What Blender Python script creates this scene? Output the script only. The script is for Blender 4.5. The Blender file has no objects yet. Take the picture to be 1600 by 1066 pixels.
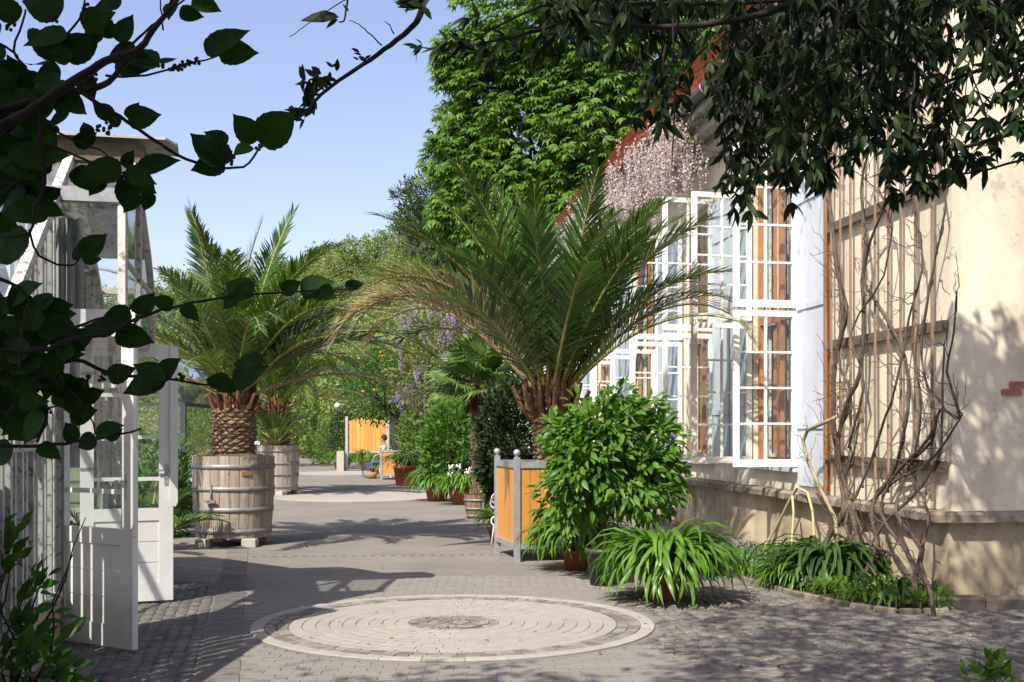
import bpy, bmesh, math, random
import numpy as np
from mathutils import Vector, Matrix, Euler
rnd = random.Random(7)
npr = np.random.RandomState(11)
S = bpy.context.scene
COL = S.collection
PI = math.pi
R = math.radians
F = 1850.0            # focal length in photo pixels
EYE = 1.65
HOR = 675.0

# ------------------------------------------------------------------ camera
cd = bpy.data.cameras.new('camera'); cam = bpy.data.objects.new('camera', cd); COL.objects.link(cam)
cam.location = (0, 0, EYE); cam.rotation_euler = (R(90), 0, 0)
cd.sensor_width = 36.0; cd.lens = 36.0*F/1600.0
cd.shift_y = (HOR-533.0)/1600.0
cd.clip_start = 0.05; cd.clip_end = 2000
S.camera = cam
# ------------------------------------------------------------------ light
SUN_EL = 46.0; SUN_AZ = 30.0          # light travels towards +Y, turned AZ degrees to +X
sx, sy = math.sin(R(SUN_AZ)), math.cos(R(SUN_AZ))
W = bpy.data.worlds.new('World'); S.world = W; W.use_nodes = True
nt = W.node_tree; bg = nt.nodes['Background']
sky = nt.nodes.new('ShaderNodeTexSky'); sky.sky_type = 'NISHITA'; sky.sun_disc = False
sky.sun_elevation = R(SUN_EL); sky.sun_rotation = math.atan2(-sx, -sy)
sky.altitude = 100; sky.air_density = 1.0; sky.dust_density = 2.0; sky.ozone_density = 1.8
tint = nt.nodes.new('ShaderNodeMix'); tint.data_type = 'RGBA'; tint.blend_type = 'MULTIPLY'; tint.inputs[0].default_value = 1; tint.inputs[7].default_value = (1.22, 1.03, 1.05, 1)
nt.links.new(sky.outputs[0], tint.inputs[6]); nt.links.new(tint.outputs[2], bg.inputs[0]); bg.inputs[1].default_value = 0.15
sd = bpy.data.lights.new('sun', 'SUN'); sun = bpy.data.objects.new('sun', sd); COL.objects.link(sun)
sd.energy = 5.0; sd.angle = R(0.5); sd.color = (1.0, 0.93, 0.82)
LD = Vector((sx*math.cos(R(SUN_EL)), sy*math.cos(R(SUN_EL)), -math.sin(R(SUN_EL))))
sun.rotation_euler = LD.to_track_quat('-Z', 'Y').to_euler()
sun.location = (-10, -20, 30)
S.view_settings.view_transform = 'Standard'; S.view_settings.look = 'None'
S.view_settings.exposure = 0.52; S.view_settings.gamma = 1.0; S.view_settings.use_curve_mapping = False
S.render.engine = 'CYCLES'
S.cycles.max_bounces = 6; S.cycles.transparent_max_bounces = 24
S.cycles.diffuse_bounces = 3; S.cycles.glossy_bounces = 3; S.cycles.transmission_bounces = 4

# ------------------------------------------------------------------ materials
def new_mat(name):
    m = bpy.data.materials.new(name); m.use_nodes = True
    return m, m.node_tree.nodes, m.node_tree.links, m.node_tree.nodes['Principled BSDF'], m.node_tree.nodes['Material Output']

def island_random(N, L):
    g = N.new('ShaderNodeNewGeometry'); oi = N.new('ShaderNodeObjectInfo')
    a = N.new('ShaderNodeMath'); a.operation = 'ADD'
    L.new(g.outputs['Random Per Island'], a.inputs[0]); L.new(oi.outputs['Random'], a.inputs[1])
    f = N.new('ShaderNodeMath'); f.operation = 'FRACT'; L.new(a.outputs[0], f.inputs[0])
    return f.outputs[0]

def ramp(N, L, src, stops):
    r = N.new('ShaderNodeValToRGB'); cr = r.color_ramp
    while len(cr.elements) < len(stops): cr.elements.new(0.5)
    for e, (p, c) in zip(cr.elements, stops):
        e.position = p; e.color = (c[0], c[1], c[2], 1)
    L.new(src, r.inputs[0]); return r.outputs[0]

def noise(N, L, scale, detail=6, rough=.6, coord='Object', stretch=None):
    tc = N.new('ShaderNodeTexCoord'); n = N.new('ShaderNodeTexNoise')
    n.inputs['Scale'].default_value = scale; n.inputs['Detail'].default_value = detail
    n.inputs['Roughness'].default_value = rough
    if stretch:
        mp = N.new('ShaderNodeMapping'); mp.inputs['Scale'].default_value = stretch
        L.new(tc.outputs[coord], mp.inputs[0]); L.new(mp.outputs[0], n.inputs['Vector'])
    else: L.new(tc.outputs[coord], n.inputs['Vector'])
    return n.outputs['Fac']

def mixc(N, L, f, a, b, mode='MIX'):
    m = N.new('ShaderNodeMix'); m.data_type = 'RGBA'; m.blend_type = mode
    for sock, v in ((m.inputs[0], f), (m.inputs[6], a), (m.inputs[7], b)):
        if hasattr(v, 'links') or hasattr(v, 'is_output'): L.new(v, sock)
        elif isinstance(v, (int, float)): sock.default_value = v
        else: sock.default_value = (v[0], v[1], v[2], 1)
    return m.outputs[2]

def bump(N, L, src, bsdf, strength=.3, dist=.01):
    b = N.new('ShaderNodeBump'); b.inputs['Strength'].default_value = strength; b.inputs['Distance'].default_value = dist
    L.new(src, b.inputs['Height']); L.new(b.outputs[0], bsdf.inputs['Normal'])

def leaf_mat(name, stops, rough=.42, trans=.3, tcol=None, spec=.3):
    m, N, L, B, O = new_mat(name)
    f = island_random(N, L)
    c = ramp(N, L, f, [(i/(max(1, len(stops)-1)), s) for i, s in enumerate(stops)])
    L.new(c, B.inputs['Base Color']); B.inputs['Roughness'].default_value = rough
    B.inputs['Specular IOR Level'].default_value = spec
    if trans > 0:
        t = N.new('ShaderNodeBsdfTranslucent'); mx = N.new('ShaderNodeMixShader')
        c2 = mixc(N, L, 1.0, c, tcol or (1.15, 1.5, .4), 'MULTIPLY'); L.new(c2, t.inputs[0])
        mx.inputs[0].default_value = trans
        L.new(B.outputs[0], mx.inputs[1]); L.new(t.outputs[0], mx.inputs[2]); L.new(mx.outputs[0], O.inputs[0])
    return m

def simple_mat(name, c1, c2=None, scale=8, rough=.7, metal=0, bs=.2, bd=.01, stretch=None, per_piece=0.0, spots=None, spec=.5):
    """two-tone noisy paint / stone / wood; per_piece varies the brightness from piece to piece"""
    m, N, L, B, O = new_mat(name)
    c2 = c2 or tuple(x*.8 for x in c1)
    n = noise(N, L, scale, stretch=stretch)
    col = ramp(N, L, n, [(.3, c2), (.7, c1)])
    if spots:
        n2 = noise(N, L, spots[1], detail=8, rough=.7)
        col = mixc(N, L, ramp(N, L, n2, [(spots[2], (0, 0, 0)), (spots[2]+spots[3], (1, 1, 1))]), col, spots[0])
    if per_piece:
        f = island_random(N, L)
        g = ramp(N, L, f, [(0, (1-per_piece,)*3), (1, (1+per_piece*.6,)*3)])
        col = mixc(N, L, 1.0, col, g, 'MULTIPLY')
    L.new(col, B.inputs['Base Color']); B.inputs['Roughness'].default_value = rough
    B.inputs['Metallic'].default_value = metal; B.inputs['Specular IOR Level'].default_value = spec
    if bs: bump(N, L, n, B, bs, bd)
    return m

def glass_mat(name, tint=(.9, .95, .93), dirt=.08, dirtcol=(.6, .62, .6), dscale=3):
    m, N, L, B, O = new_mat(name)
    N.remove(B)
    t = N.new('ShaderNodeBsdfTransparent'); t.inputs[0].default_value = (*tint, 1)
    g = N.new('ShaderNodeBsdfGlossy'); g.inputs['Roughness'].default_value = .03
    fr = N.new('ShaderNodeFresnel'); fr.inputs[0].default_value = 1.6
    tc = N.new('ShaderNodeTexCoord')
    wn = N.new('ShaderNodeTexNoise'); wn.inputs['Scale'].default_value = 3.5; L.new(tc.outputs['Object'], wn.inputs['Vector'])
    bp = N.new('ShaderNodeBump'); bp.inputs['Strength'].default_value = .25; bp.inputs['Distance'].default_value = .02
    L.new(wn.outputs['Fac'], bp.inputs['Height']); L.new(bp.outputs[0], g.inputs['Normal'])
    a = N.new('ShaderNodeMixShader'); L.new(fr.outputs[0], a.inputs[0]); L.new(t.outputs[0], a.inputs[1]); L.new(g.outputs[0], a.inputs[2])
    d = N.new('ShaderNodeBsdfDiffuse'); d.inputs[0].default_value = (*dirtcol, 1)
    n = noise(N, L, dscale, detail=8, rough=.7)
    mr = N.new('ShaderNodeMapRange'); mr.inputs[1].default_value = .35; mr.inputs[2].default_value = .8
    mr.inputs[3].default_value = dirt*.4; mr.inputs[4].default_value = min(1, dirt*2.2); L.new(n, mr.inputs[0])
    b = N.new('ShaderNodeMixShader'); L.new(mr.outputs[0], b.inputs[0]); L.new(a.outputs[0], b.inputs[1]); L.new(d.outputs[0], b.inputs[2])
    L.new(b.outputs[0], O.inputs[0])
    return m

M = {}
M['glass'] = glass_mat('window_glass', tint=(.88, .93, .92), dirt=.012)
M['dirty_glass'] = glass_mat('greenhouse_glass', tint=(.94, .97, .96), dirt=.07, dirtcol=(.50, .54, .54), dscale=2)
M['roof_glass'] = glass_mat('shaded_roof_glass', tint=(.92, .95, .97), dirt=.12, dirtcol=(.55, .6, .68), dscale=1.2)
M['white_paint'] = simple_mat('white_paint', (.80, .80, .77), (.72, .72, .69), 5, .45, bs=.08, spots=((.42, .38, .33), 26, .66, .05))
M['old_white'] = simple_mat('weathered_white_paint', (.60, .61, .58), (.38, .38, .35), 6, .65, bs=.3, per_piece=.2, spots=((.20, .16, .12), 16, .53, .07), stretch=(1, 1, .5))
M['shutter_paint'] = simple_mat('pale_blue_shutter_paint', (.54, .59, .65), (.42, .47, .53), 4, .65, bs=.2, spots=((.36, .34, .32), 22, .62, .05), stretch=(1, 1, .3))
M['brown_post'] = simple_mat('brown_window_timber', (.46, .19, .055), (.30, .115, .04), 5, .5, stretch=(3, 3, .4))
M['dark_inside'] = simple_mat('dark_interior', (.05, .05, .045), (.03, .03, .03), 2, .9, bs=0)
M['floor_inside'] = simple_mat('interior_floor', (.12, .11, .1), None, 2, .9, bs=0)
M['tile'] = simple_mat('red_roof_tile', (.47, .19, .11), (.27, .10, .065), 9, .75, per_piece=.35, bs=.2)
M['gutter'] = simple_mat('grey_gutter_zinc', (.12, .12, .12), (.06, .06, .06), 6, .4, metal=.6)
M['cornice'] = simple_mat('grey_stained_cornice', (.42, .41, .38), (.26, .25, .23), 3, .8, stretch=(1, 1, 5), bs=.3)
M['ledge'] = simple_mat('worn_sandstone', (.30, .255, .19), (.13, .11, .085), 5, .9, per_piece=.3, bs=.7, bd=.02)
M['slat'] = simple_mat('brown_trellis_wood', (.31, .215, .135), (.16, .10, .06), 7, .8, stretch=(3, 3, .3))
M['rail'] = simple_mat('grey_brown_rail_wood', (.16, .125, .095), (.08, .06, .045), 7, .85, stretch=(1, .3, 3))
M['vine'] = simple_mat('vine_bark', (.14, .10, .072), (.04, .03, .022), 14, .9, bs=.6, stretch=(1, 1, .3))
M['vine_pale'] = simple_mat('pale_vine_bark', (.36, .33, .20), (.2, .18, .10), 10, .9, bs=.4)
M['twig'] = simple_mat('dark_twig_bark', (.03, .024, .02), (.015, .012, .01), 30, .9, bs=.4)
M['bark'] = simple_mat('tree_bark', (.13, .10, .075), (.05, .04, .03), 8, .95, bs=.7, bd=.03, stretch=(2, 2, .4))
M['stave'] = simple_mat('weathered_oak_stave', (.42, .37, .30), (.24, .205, .165), 7, .85, per_piece=.28, bs=.5, stretch=(6, 6, .35), spots=((.15, .12, .09), 9, .6, .1))
M['stave_dark'] = simple_mat('brown_oak_stave', (.24, .16, .10), (.12, .08, .05), 7, .8, per_piece=.3, bs=.5, stretch=(6, 6, .35))
M['hoop'] = simple_mat('dull_iron_hoop', (.30, .31, .31), (.17, .165, .155), 9, .55, metal=.4, spots=((.16, .10, .06), 14, .62, .08))
M['soil'] = simple_mat('crumbly_soil', (.17, .115, .07), (.07, .048, .03), 30, 1, bs=1, bd=.03)
M['galv'] = simple_mat('galvanised_steel', (.50, .53, .56), (.36, .38, .41), 14, .42, metal=.55, bs=.05)
M['orange_wood'] = simple_mat('oiled_orange_larch', (.60, .29, .065), (.52, .24, .05), 6, .5, per_piece=.18, stretch=(5, 5, .25), bs=.15)
M['terracotta'] = simple_mat('terracotta', (.36, .105, .05), (.20, .065, .035), 7, .85, bs=.3, spots=((.42, .34, .27), 6, .58, .12))
M['black_pot'] = simple_mat('dark_grey_plastic', (.045, .048, .05), (.03, .03, .032), 9, .5, bs=.05)
M['brass'] = simple_mat('brass_plate', (.45, .27, .09), None, 20, .4, metal=.6)
M['stone_block'] = simple_mat('concrete_block', (.42, .40, .36), (.30, .28, .25), 20, .9, bs=.3)
M['palm_trunk'] = simple_mat('palm_trunk_scars', (.34, .24, .15), (.14, .095, .055), 12, .9, per_piece=.35, bs=.6)
M['palm_boot'] = simple_mat('brown_palm_boots', (.24, .115, .05), (.085, .042, .022), 10, .85, per_piece=.4, bs=.5)
M['fibre'] = simple_mat('hairy_palm_fibre', (.22, .15, .10), (.07, .045, .03), 40, 1, bs=1, bd=.03, stretch=(1, 1, .3))
M['rachis'] = simple_mat('palm_leaf_stalk', (.30, .27, .06), (.17, .20, .05), 3, .5)
M['rachis_dry'] = simple_mat('dry_palm_leaf_stalk', (.40, .30, .15), (.25, .19, .09), 3, .6)
M['frond'] = leaf_mat('palm_leaflets', [(.02, .062, .016), (.04, .10, .022), (.075, .16, .03), (.035, .085, .02), (.15, .20, .06)], .3, .25, None, .6)
M['frond_olive'] = leaf_mat('olive_palm_leaflets', [(.03, .078, .016), (.055, .115, .023), (.095, .155, .032), (.04, .09, .02), (.20, .22, .08)], .32, .25, None, .6)
M['frond_dry'] = leaf_mat('dry_palm_leaflets', [(.58, .49, .33), (.70, .62, .46), (.42, .34, .20), (.74, .67, .53)], .5, .3, (1.1, 1, .7))
M['frond_half'] = leaf_mat('half_dry_palm_leaflets', [(.17, .20, .06), (.48, .42, .24), (.12, .17, .04), (.58, .50, .32), (.15, .19, .05)], .45, .28, (1.2, 1.1, .6))
M['fan'] = leaf_mat('fan_palm_leaflets', [(.07, .14, .03), (.12, .20, .05), (.05, .10, .025)], .4, .25)
M['chestnut'] = leaf_mat('chestnut_leaves', [(.05, .13, .012), (.10, .21, .02), (.17, .29, .03), (.035, .10, .01), (.12, .24, .025), (.03, .085, .01)], .5, .38)
M['spring'] = leaf_mat('spring_tree_leaves', [(.15, .22, .045), (.21, .28, .06), (.11, .17, .035), (.25, .29, .09)], .6, .3)
M['spring2'] = leaf_mat('yellow_green_tree_leaves', [(.20, .24, .08), (.25, .27, .11), (.15, .19, .05)], .6, .3)
M['hillgreen'] = leaf_mat('mid_green_tree_leaves', [(.08, .155, .025), (.13, .21, .04), (.17, .24, .05)], .6, .3)
M['pine'] = leaf_mat('pine_needles', [(.018, .04, .014), (.03, .06, .02), (.045, .075, .022)], .6, .1)
M['glossy'] = leaf_mat('citrus_leaves', [(.045, .13, .012), (.075, .19, .02), (.11, .24, .03), (.035, .095, .01), (.15, .27, .03)], .42, .32)
M['camellia'] = leaf_mat('camellia_leaves', [(.035, .10, .014), (.06, .15, .022), (.11, .22, .03)], .42, .28)
M['orange_leaf'] = leaf_mat('orange_tree_leaves', [(.03, .085, .012), (.055, .13, .018), (.09, .18, .03)], .35, .22)
M['dark_leaf'] = leaf_mat('dark_evergreen_leaves', [(.012, .03, .008), (.02, .045, .012), (.03, .06, .015)], .75, .05)
M['strap'] = leaf_mat('agapanthus_leaves', [(.06, .15, .015), (.10, .22, .022), (.14, .27, .035), (.045, .11, .012)], .33, .25)
M['strap_dark'] = leaf_mat('dark_strap_leaves', [(.03, .075, .012), (.05, .11, .018), (.02, .05, .01)], .4, .2)
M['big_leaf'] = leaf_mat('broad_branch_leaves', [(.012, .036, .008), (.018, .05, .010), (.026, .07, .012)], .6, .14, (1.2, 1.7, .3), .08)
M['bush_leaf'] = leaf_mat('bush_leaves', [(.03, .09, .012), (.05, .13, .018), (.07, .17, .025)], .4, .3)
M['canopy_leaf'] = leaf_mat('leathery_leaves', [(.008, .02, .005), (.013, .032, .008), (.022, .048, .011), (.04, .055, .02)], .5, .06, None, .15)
M['wisteria_pink'] = leaf_mat('pale_pink_wisteria_petals', [(.58, .46, .47), (.70, .60, .60), (.50, .38, .42), (.42, .37, .24)], .7, .3, (1, 1, 1))
M['wisteria_purple'] = leaf_mat('violet_wisteria_petals', [(.30, .20, .46), (.42, .32, .56), (.24, .17, .36), (.5, .42, .6)], .7, .3, (1, 1, 1))
M['wisteria_leaf'] = leaf_mat('young_wisteria_leaves', [(.14, .17, .05), (.20, .20, .08), (.10, .13, .03)], .5, .3)
M['blue_flower'] = leaf_mat('blue_petals', [(.16, .20, .62), (.25, .28, .70), (.35, .36, .72)], .7, .2, (1, 1, 1))
M['ground_green'] = leaf_mat('low_bed_leaves', [(.09, .19, .02), (.14, .26, .03), (.06, .13, .015)], .45, .3)
M['hedge'] = leaf_mat('hedge_leaves', [(.06, .13, .02), (.09, .17, .03), (.14, .20, .05)], .5, .25)
M['orange_fruit'] = simple_mat('orange_fruit', (.62, .16, .02), None, 20, .5)
M['white_flower'] = simple_mat('white_petals', (.78, .78, .74), None, 20, .6, bs=0)
M['pink_flower'] = simple_mat('magenta_petals', (.55, .08, .35), None, 20, .6, bs=0)
M['hose'] = simple_mat('yellow_green_hose', (.46, .44, .22), (.36, .34, .16), 30, .5)
M['dark_frame'] = simple_mat('dark_green_iron', (.03, .045, .05), None, 10, .5)
M['curtain'] = simple_mat('dusty_shade_cloth', (.50, .52, .51), (.33, .35, .34), 3, .9, stretch=(1, 1, .2), spots=((.24, .25, .22), 6, .55, .1))
M['skin'] = simple_mat('skin', (.40, .21, .13), None, 10, .6, bs=0)
M['hair'] = simple_mat('dark_hair', (.03, .02, .015), None, 30, .7, bs=.4)
M['shirt'] = simple_mat('pale_shirt', (.55, .56, .58), (.44, .46, .5), 10, .9, bs=.2)
M['jeans'] = simple_mat('blue_trousers', (.05, .08, .17), None, 10, .9, bs=.2)
M['wicker'] = simple_mat('wicker', (.36, .21, .09), (.2, .11, .05), 40, .8, bs=.6)
M['white_iron'] = simple_mat('white_cast_iron', (.78, .78, .76), None, 10, .4, bs=0)
M['rubber'] = simple_mat('black_rubber', (.03, .03, .03), None, 10, .6, bs=0)
M['cap_metal'] = simple_mat('grey_weathered_sheet_metal', (.46, .46, .44), (.25, .25, .23), 5, .55, metal=.2, bs=.2, spots=((.12, .11, .09), 7, .56, .1))
M['render_pale'] = simple_mat('pale_render', (.55, .50, .42), None, 3, .9)
M['lamp_globe'] = simple_mat('white_globe', (.8, .8, .8), None, 3, .3, bs=0)

# veined broad leaf (leaf-local coordinates: x along the midrib, y across)
def veined(m):
    N, L = m.node_tree.nodes, m.node_tree.links; B = N['Principled BSDF']
    tc = N.new('ShaderNodeTexCoord'); sp = N.new('ShaderNodeSeparateXYZ'); L.new(tc.outputs['Object'], sp.inputs[0])
    ab = N.new('ShaderNodeMath'); ab.operation = 'ABSOLUTE'; L.new(sp.outputs[1], ab.inputs[0])
    ma = N.new('ShaderNodeMath'); ma.operation = 'MULTIPLY_ADD'; L.new(ab.outputs[0], ma.inputs[0]); ma.inputs[1].default_value = -.9; L.new(sp.outputs[0], ma.inputs[2])
    mu = N.new('ShaderNodeMath'); mu.operation = 'MULTIPLY'; L.new(ma.outputs[0], mu.inputs[0]); mu.inputs[1].default_value = 8.5
    fr = N.new('ShaderNodeMath'); fr.operation = 'PINGPONG'; L.new(mu.outputs[0], fr.inputs[0]); fr.inputs[1].default_value = .5
    r1 = ramp(N, L, fr.outputs[0], [(0, (1, 1, 1)), (.10, (.0,)*3)])
    r2 = ramp(N, L, ab.outputs[0], [(0, (1, 1, 1)), (.018, (0,)*3)])
    v = mixc(N, L, 1, r1, r2, 'LIGHTEN'); old = B.inputs['Base Color'].links[0].from_socket
    n = noise(N, L, 2.5, 5, .6); g = ramp(N, L, n, [(.3, (.75,)*3), (.75, (1.25,)*3)]); c = mixc(N, L, 1, old, g, 'MULTIPLY')
    c2 = mixc(N, L, v, c, mixc(N, L, 1, c, (2.0, 1.8, 1.8), 'MULTIPLY')); L.new(c2, B.inputs['Base Color'])
    for nd in N:
        if nd.type == 'BSDF_TRANSLUCENT':
            s_ = nd.inputs[0].links[0].from_node; L.new(c2, s_.inputs[6])
    bump(N, L, r1, B, .35, .03)
veined(M['big_leaf'])
# plaster with stains and one bare brick patch
def plaster(name, base, dark, low=False):
    m, N, L, B, O = new_mat(name)
    n1 = noise(N, L, 1.3, 8, .65); n2 = noise(N, L, 9, 8, .7)
    c = ramp(N, L, n1, [(.35, dark), (.62, base)])
    c = mixc(N, L, ramp(N, L, n2, [(.55, (0, 0, 0)), (.75, (1, 1, 1))]), c, tuple(x*.72 for x in base))
    n3 = noise(N, L, 3.2, 9, .75)
    c = mixc(N, L, ramp(N, L, n3, [(.57, (0, 0, 0)), (.64, (.6,)*3)]), c, tuple(x*.6 for x in dark))
    n4 = noise(N, L, 1.1, 4, .5, stretch=(1.6, 1.6, .35)); c = mixc(N, L, 1, c, ramp(N, L, n4, [(.35, (.80, .79, .77)), (.6, (1.04,)*3)]), 'MULTIPLY')
    L.new(c, B.inputs['Base Color']); B.inputs['Roughness'].default_value = .9
    B.inputs['Specular IOR Level'].default_value = .2
    bump(N, L, n2, B, .35, .012)
    return m
M['plaster'] = plaster('cream_plaster', (.80, .74, .59), (.68, .61, .47))
M['plinth'] = plaster('stained_plinth_plaster', (.60, .52, .37), (.30, .235, .15))

def paving_mat(name, c1, c2, joint, bx, by, rot=0):
    m, N, L, B, O = new_mat(name)
    tc = N.new('ShaderNodeTexCoord'); mp = N.new('ShaderNodeMapping'); mp.inputs['Rotation'].default_value = (0, 0, rot)
    L.new(tc.outputs['Object'], mp.inputs[0])
    br = N.new('ShaderNodeTexBrick'); br.inputs['Scale'].default_value = 1
    br.inputs['Brick Width'].default_value = bx; br.inputs['Row Height'].default_value = by
    br.inputs['Mortar Size'].default_value = .006; br.inputs['Bias'].default_value = 0
    br.inputs['Color1'].default_value = (*c1, 1); br.inputs['Color2'].default_value = (*c2, 1); br.inputs['Mortar'].default_value = (*joint, 1)
    L.new(mp.outputs[0], br.inputs['Vector'])
    n = noise(N, L, .8, 10, .7); g = ramp(N, L, n, [(.3, (.76,)*3), (.7, (1.10,)*3)])
    c = mixc(N, L, 1, br.outputs[0], g, 'MULTIPLY')
    n2 = noise(N, L, 60, 4, .7); g2 = ramp(N, L, n2, [(.3, (.82,)*3), (.7, (1.12,)*3)])
    c = mixc(N, L, 1, c, g2, 'MULTIPLY')
    L.new(c, B.inputs['Base Color']); B.inputs['Roughness'].default_value = .9; B.inputs['Specular IOR Level'].default_value = .25
    bump(N, L, n2, B, .4, .006)
    return m
M['path'] = paving_mat('grey_path_paving', (.236, .22, .194), (.22, .205, .18), (.185, .172, .152), .2, .1, R(12))
M['joint'] = simple_mat('paving_joint_sand', (.19, .176, .154), (.16, .148, .13), 20, 1, bs=.4)
M['block'] = simple_mat('grey_paving_block', (.238, .222, .196), (.205, .192, .170), 1.2, .9, per_piece=.06, bs=.3)
M['cobble'] = simple_mat('granite_sett', (.20, .185, .16), (.115, .105, .092), 9, .85, per_piece=.32, bs=.5)
M['ring_stone'] = simple_mat('pale_ring_stone', (.40, .37, .325), (.33, .305, .27), 6, .9, per_piece=.08, bs=.3)
M['disc_stone'] = simple_mat('pale_disc_paver', (.35, .325, .285), (.305, .285, .25), 2.5, .9, per_piece=.07, bs=.3)
M['mixed_sett'] = simple_mat('mixed_colour_sett', (.30, .27, .23), (.17, .158, .14), 3.5, .85, per_piece=.38, bs=.5)
M['strip'] = simple_mat('dark_strip_brick', (.18, .165, .145), (.12, .11, .098), 7, .9, per_piece=.2, bs=.4)
M['grass'] = simple_mat('rough_grass_ground', (.09, .12, .035), (.06, .075, .03), 3, 1, bs=.6)
M['hill'] = simple_mat('hill_undergrowth', (.10, .15, .035), (.06, .10, .025), .15, 1, bs=0)

# ------------------------------------------------------------------ builders
def root_loc(p):
    while p is not None and p.parent is not None: p = p.parent
    return p.location.copy() if p is not None else Vector((0, 0, 0))

def link(name, data, parent=None):
    o = bpy.data.objects.new(name, data); COL.objects.link(o)
    if parent is not None: o.parent = parent
    return o

def thing(name, label, cat, loc=(0, 0, 0), group=None, kind=None):
    o = link(name, None); o.location = loc; o.empty_display_size = .2
    if label: o['label'] = label
    if cat: o['category'] = cat
    if group: o['group'] = group
    if kind: o['kind'] = kind
    return o

def tag(o, label=None, cat=None, group=None, kind=None):
    if label: o['label'] = label
    if cat: o['category'] = cat
    if group: o['group'] = group
    if kind: o['kind'] = kind
    return o

class MB:
    """collects geometry in world (or prototype) coordinates"""
    def __init__(s): s.v = []; s.f = []
    def add(s, vs, fs):
        k = len(s.v); s.v.extend([tuple(x) for x in vs]); s.f.extend([tuple(i+k for i in f) for f in fs]); return s
    def box(s, c, d, ax=None):
        ax = ax or (Vector((1, 0, 0)), Vector((0, 1, 0)), Vector((0, 0, 1)))
        c = Vector(c); vs = []
        for i in (-.5, .5):
            for j in (-.5, .5):
                for k in (-.5, .5): vs.append(c+ax[0]*(d[0]*i)+ax[1]*(d[1]*j)+ax[2]*(d[2]*k))
        return s.add(vs, [(0, 1, 3, 2), (4, 6, 7, 5), (0, 4, 5, 1), (2, 3, 7, 6), (0, 2, 6, 4), (1, 5, 7, 3)])
    def cbox(s, c, d, ch=.006, ax=None):
        """box with chamfered upper rim (cheap worn stone)"""
        ax = ax or (Vector((1, 0, 0)), Vector((0, 1, 0)), Vector((0, 0, 1)))
        c = Vector(c); vs = []
        for (e, z) in ((0, -.5*d[2]), (0, .5*d[2]-ch), (ch, .5*d[2])):
            for (i, j) in ((-1, -1), (1, -1), (1, 1), (-1, 1)):
                vs.append(c+ax[0]*(i*(d[0]/2-e))+ax[1]*(j*(d[1]/2-e))+ax[2]*z)
        fs = [(8, 9, 10, 11)]
        for l in (0, 4):
            for i in range(4): fs.append((l+i, l+(i+1) % 4, l+4+(i+1) % 4, l+4+i))
        return s.add(vs, fs)
    def bar(s, p0, p1, w, h, up=(0, 0, 1)):
        p0 = Vector(p0); p1 = Vector(p1); d = p1-p0; L = d.length; d = d/L
        u = Vector(up)
        if abs(u.dot(d)) > .98: u = Vector((1, 0, 0))
        a = d.cross(u).normalized(); b = a.cross(d)
        return s.box((p0+p1)/2, (L, w, h), (d, a, b))
    def tube(s, pts, rad, n=6, cap=True):
        pts = [Vector(p) for p in pts]; m = len(pts)
        if not hasattr(rad, '__len__'): rad = [rad]*m
        vs = []; fs = []; prev = None
        for i, p in enumerate(pts):
            t = (pts[min(i+1, m-1)]-pts[max(i-1, 0)])
            t = t.normalized() if t.length > 1e-9 else Vector((0, 0, 1))
            if prev is None:
                a = t.cross(Vector((0, 0, 1)));
                if a.length < .1: a = t.cross(Vector((1, 0, 0)))
            else: a = prev-t*prev.dot(t)
            a.normalize(); prev = a; b = t.cross(a)
            for k in range(n):
                an = 2*PI*k/n; vs.append(p+(a*math.cos(an)+b*math.sin(an))*rad[i])
        for i in range(m-1):
            for k in range(n):
                fs.append((i*n+k, i*n+(k+1) % n, (i+1)*n+(k+1) % n, (i+1)*n+k))
        if cap: fs.append(tuple(range(n-1, -1, -1))); fs.append(tuple((m-1)*n+k for k in range(n)))
        return s.add(vs, fs)
    def lathe(s, prof, c=(0, 0, 0), n=24, a0=0, a1=2*PI):
        full = abs(a1-a0-2*PI) < 1e-6; k = n if full else n+1
        vs = []; fs = []; c = Vector(c)
        for (r, z) in prof:
            for i in range(k):
                a = a0+(a1-a0)*i/n; vs.append(c+Vector((r*math.cos(a), r*math.sin(a), z)))
        for j in range(len(prof)-1):
            for i in range(n):
                i2 = (i+1) % k
                fs.append((j*k+i, j*k+i2, (j+1)*k+i2, (j+1)*k+i))
        return s.add(vs, fs)
    def ball(s, c, r, n=10, m=7, sq=(1, 1, 1)):
        prof = []
        vs = []; fs = []; c = Vector(c)
        for j in range(m+1):
            t = PI*j/m
            for i in range(n):
                a = 2*PI*i/n
                vs.append(c+Vector((r*sq[0]*math.sin(t)*math.cos(a), r*sq[1]*math.sin(t)*math.sin(a), -r*sq[2]*math.cos(t))))
        for j in range(m):
            for i in range(n): fs.append((j*n+i, j*n+(i+1) % n, (j+1)*n+(i+1) % n, (j+1)*n+i))
        return s.add(vs, fs)
    def build(s, name, mat, parent=None, smooth=False, label=None, kind=None):
        me = bpy.data.meshes.new(name)
        off = root_loc(parent) if parent is not None else Vector((0, 0, 0))
        if parent is not None and off.length > 0: vs = [(x-off.x, y-off.y, z-off.z) for x, y, z in s.v]
        else: vs = s.v
        me.from_pydata(vs, [], s.f)
        for q in (mat if isinstance(mat, list) else [mat]): me.materials.append(M[q])
        if smooth: me.polygons.foreach_set('use_smooth', [True]*len(me.polygons))
        me.update()
        o = link(name, me, parent)
        if label: o['label'] = label
        if kind: o['kind'] = kind
        return o
    def mesh(s, name, mat, smooth=False):
        me = bpy.data.meshes.new(name); me.from_pydata(s.v, [], s.f); me.materials.append(M[mat])
        if smooth: me.polygons.foreach_set('use_smooth', [True]*len(me.polygons))
        return me

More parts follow.
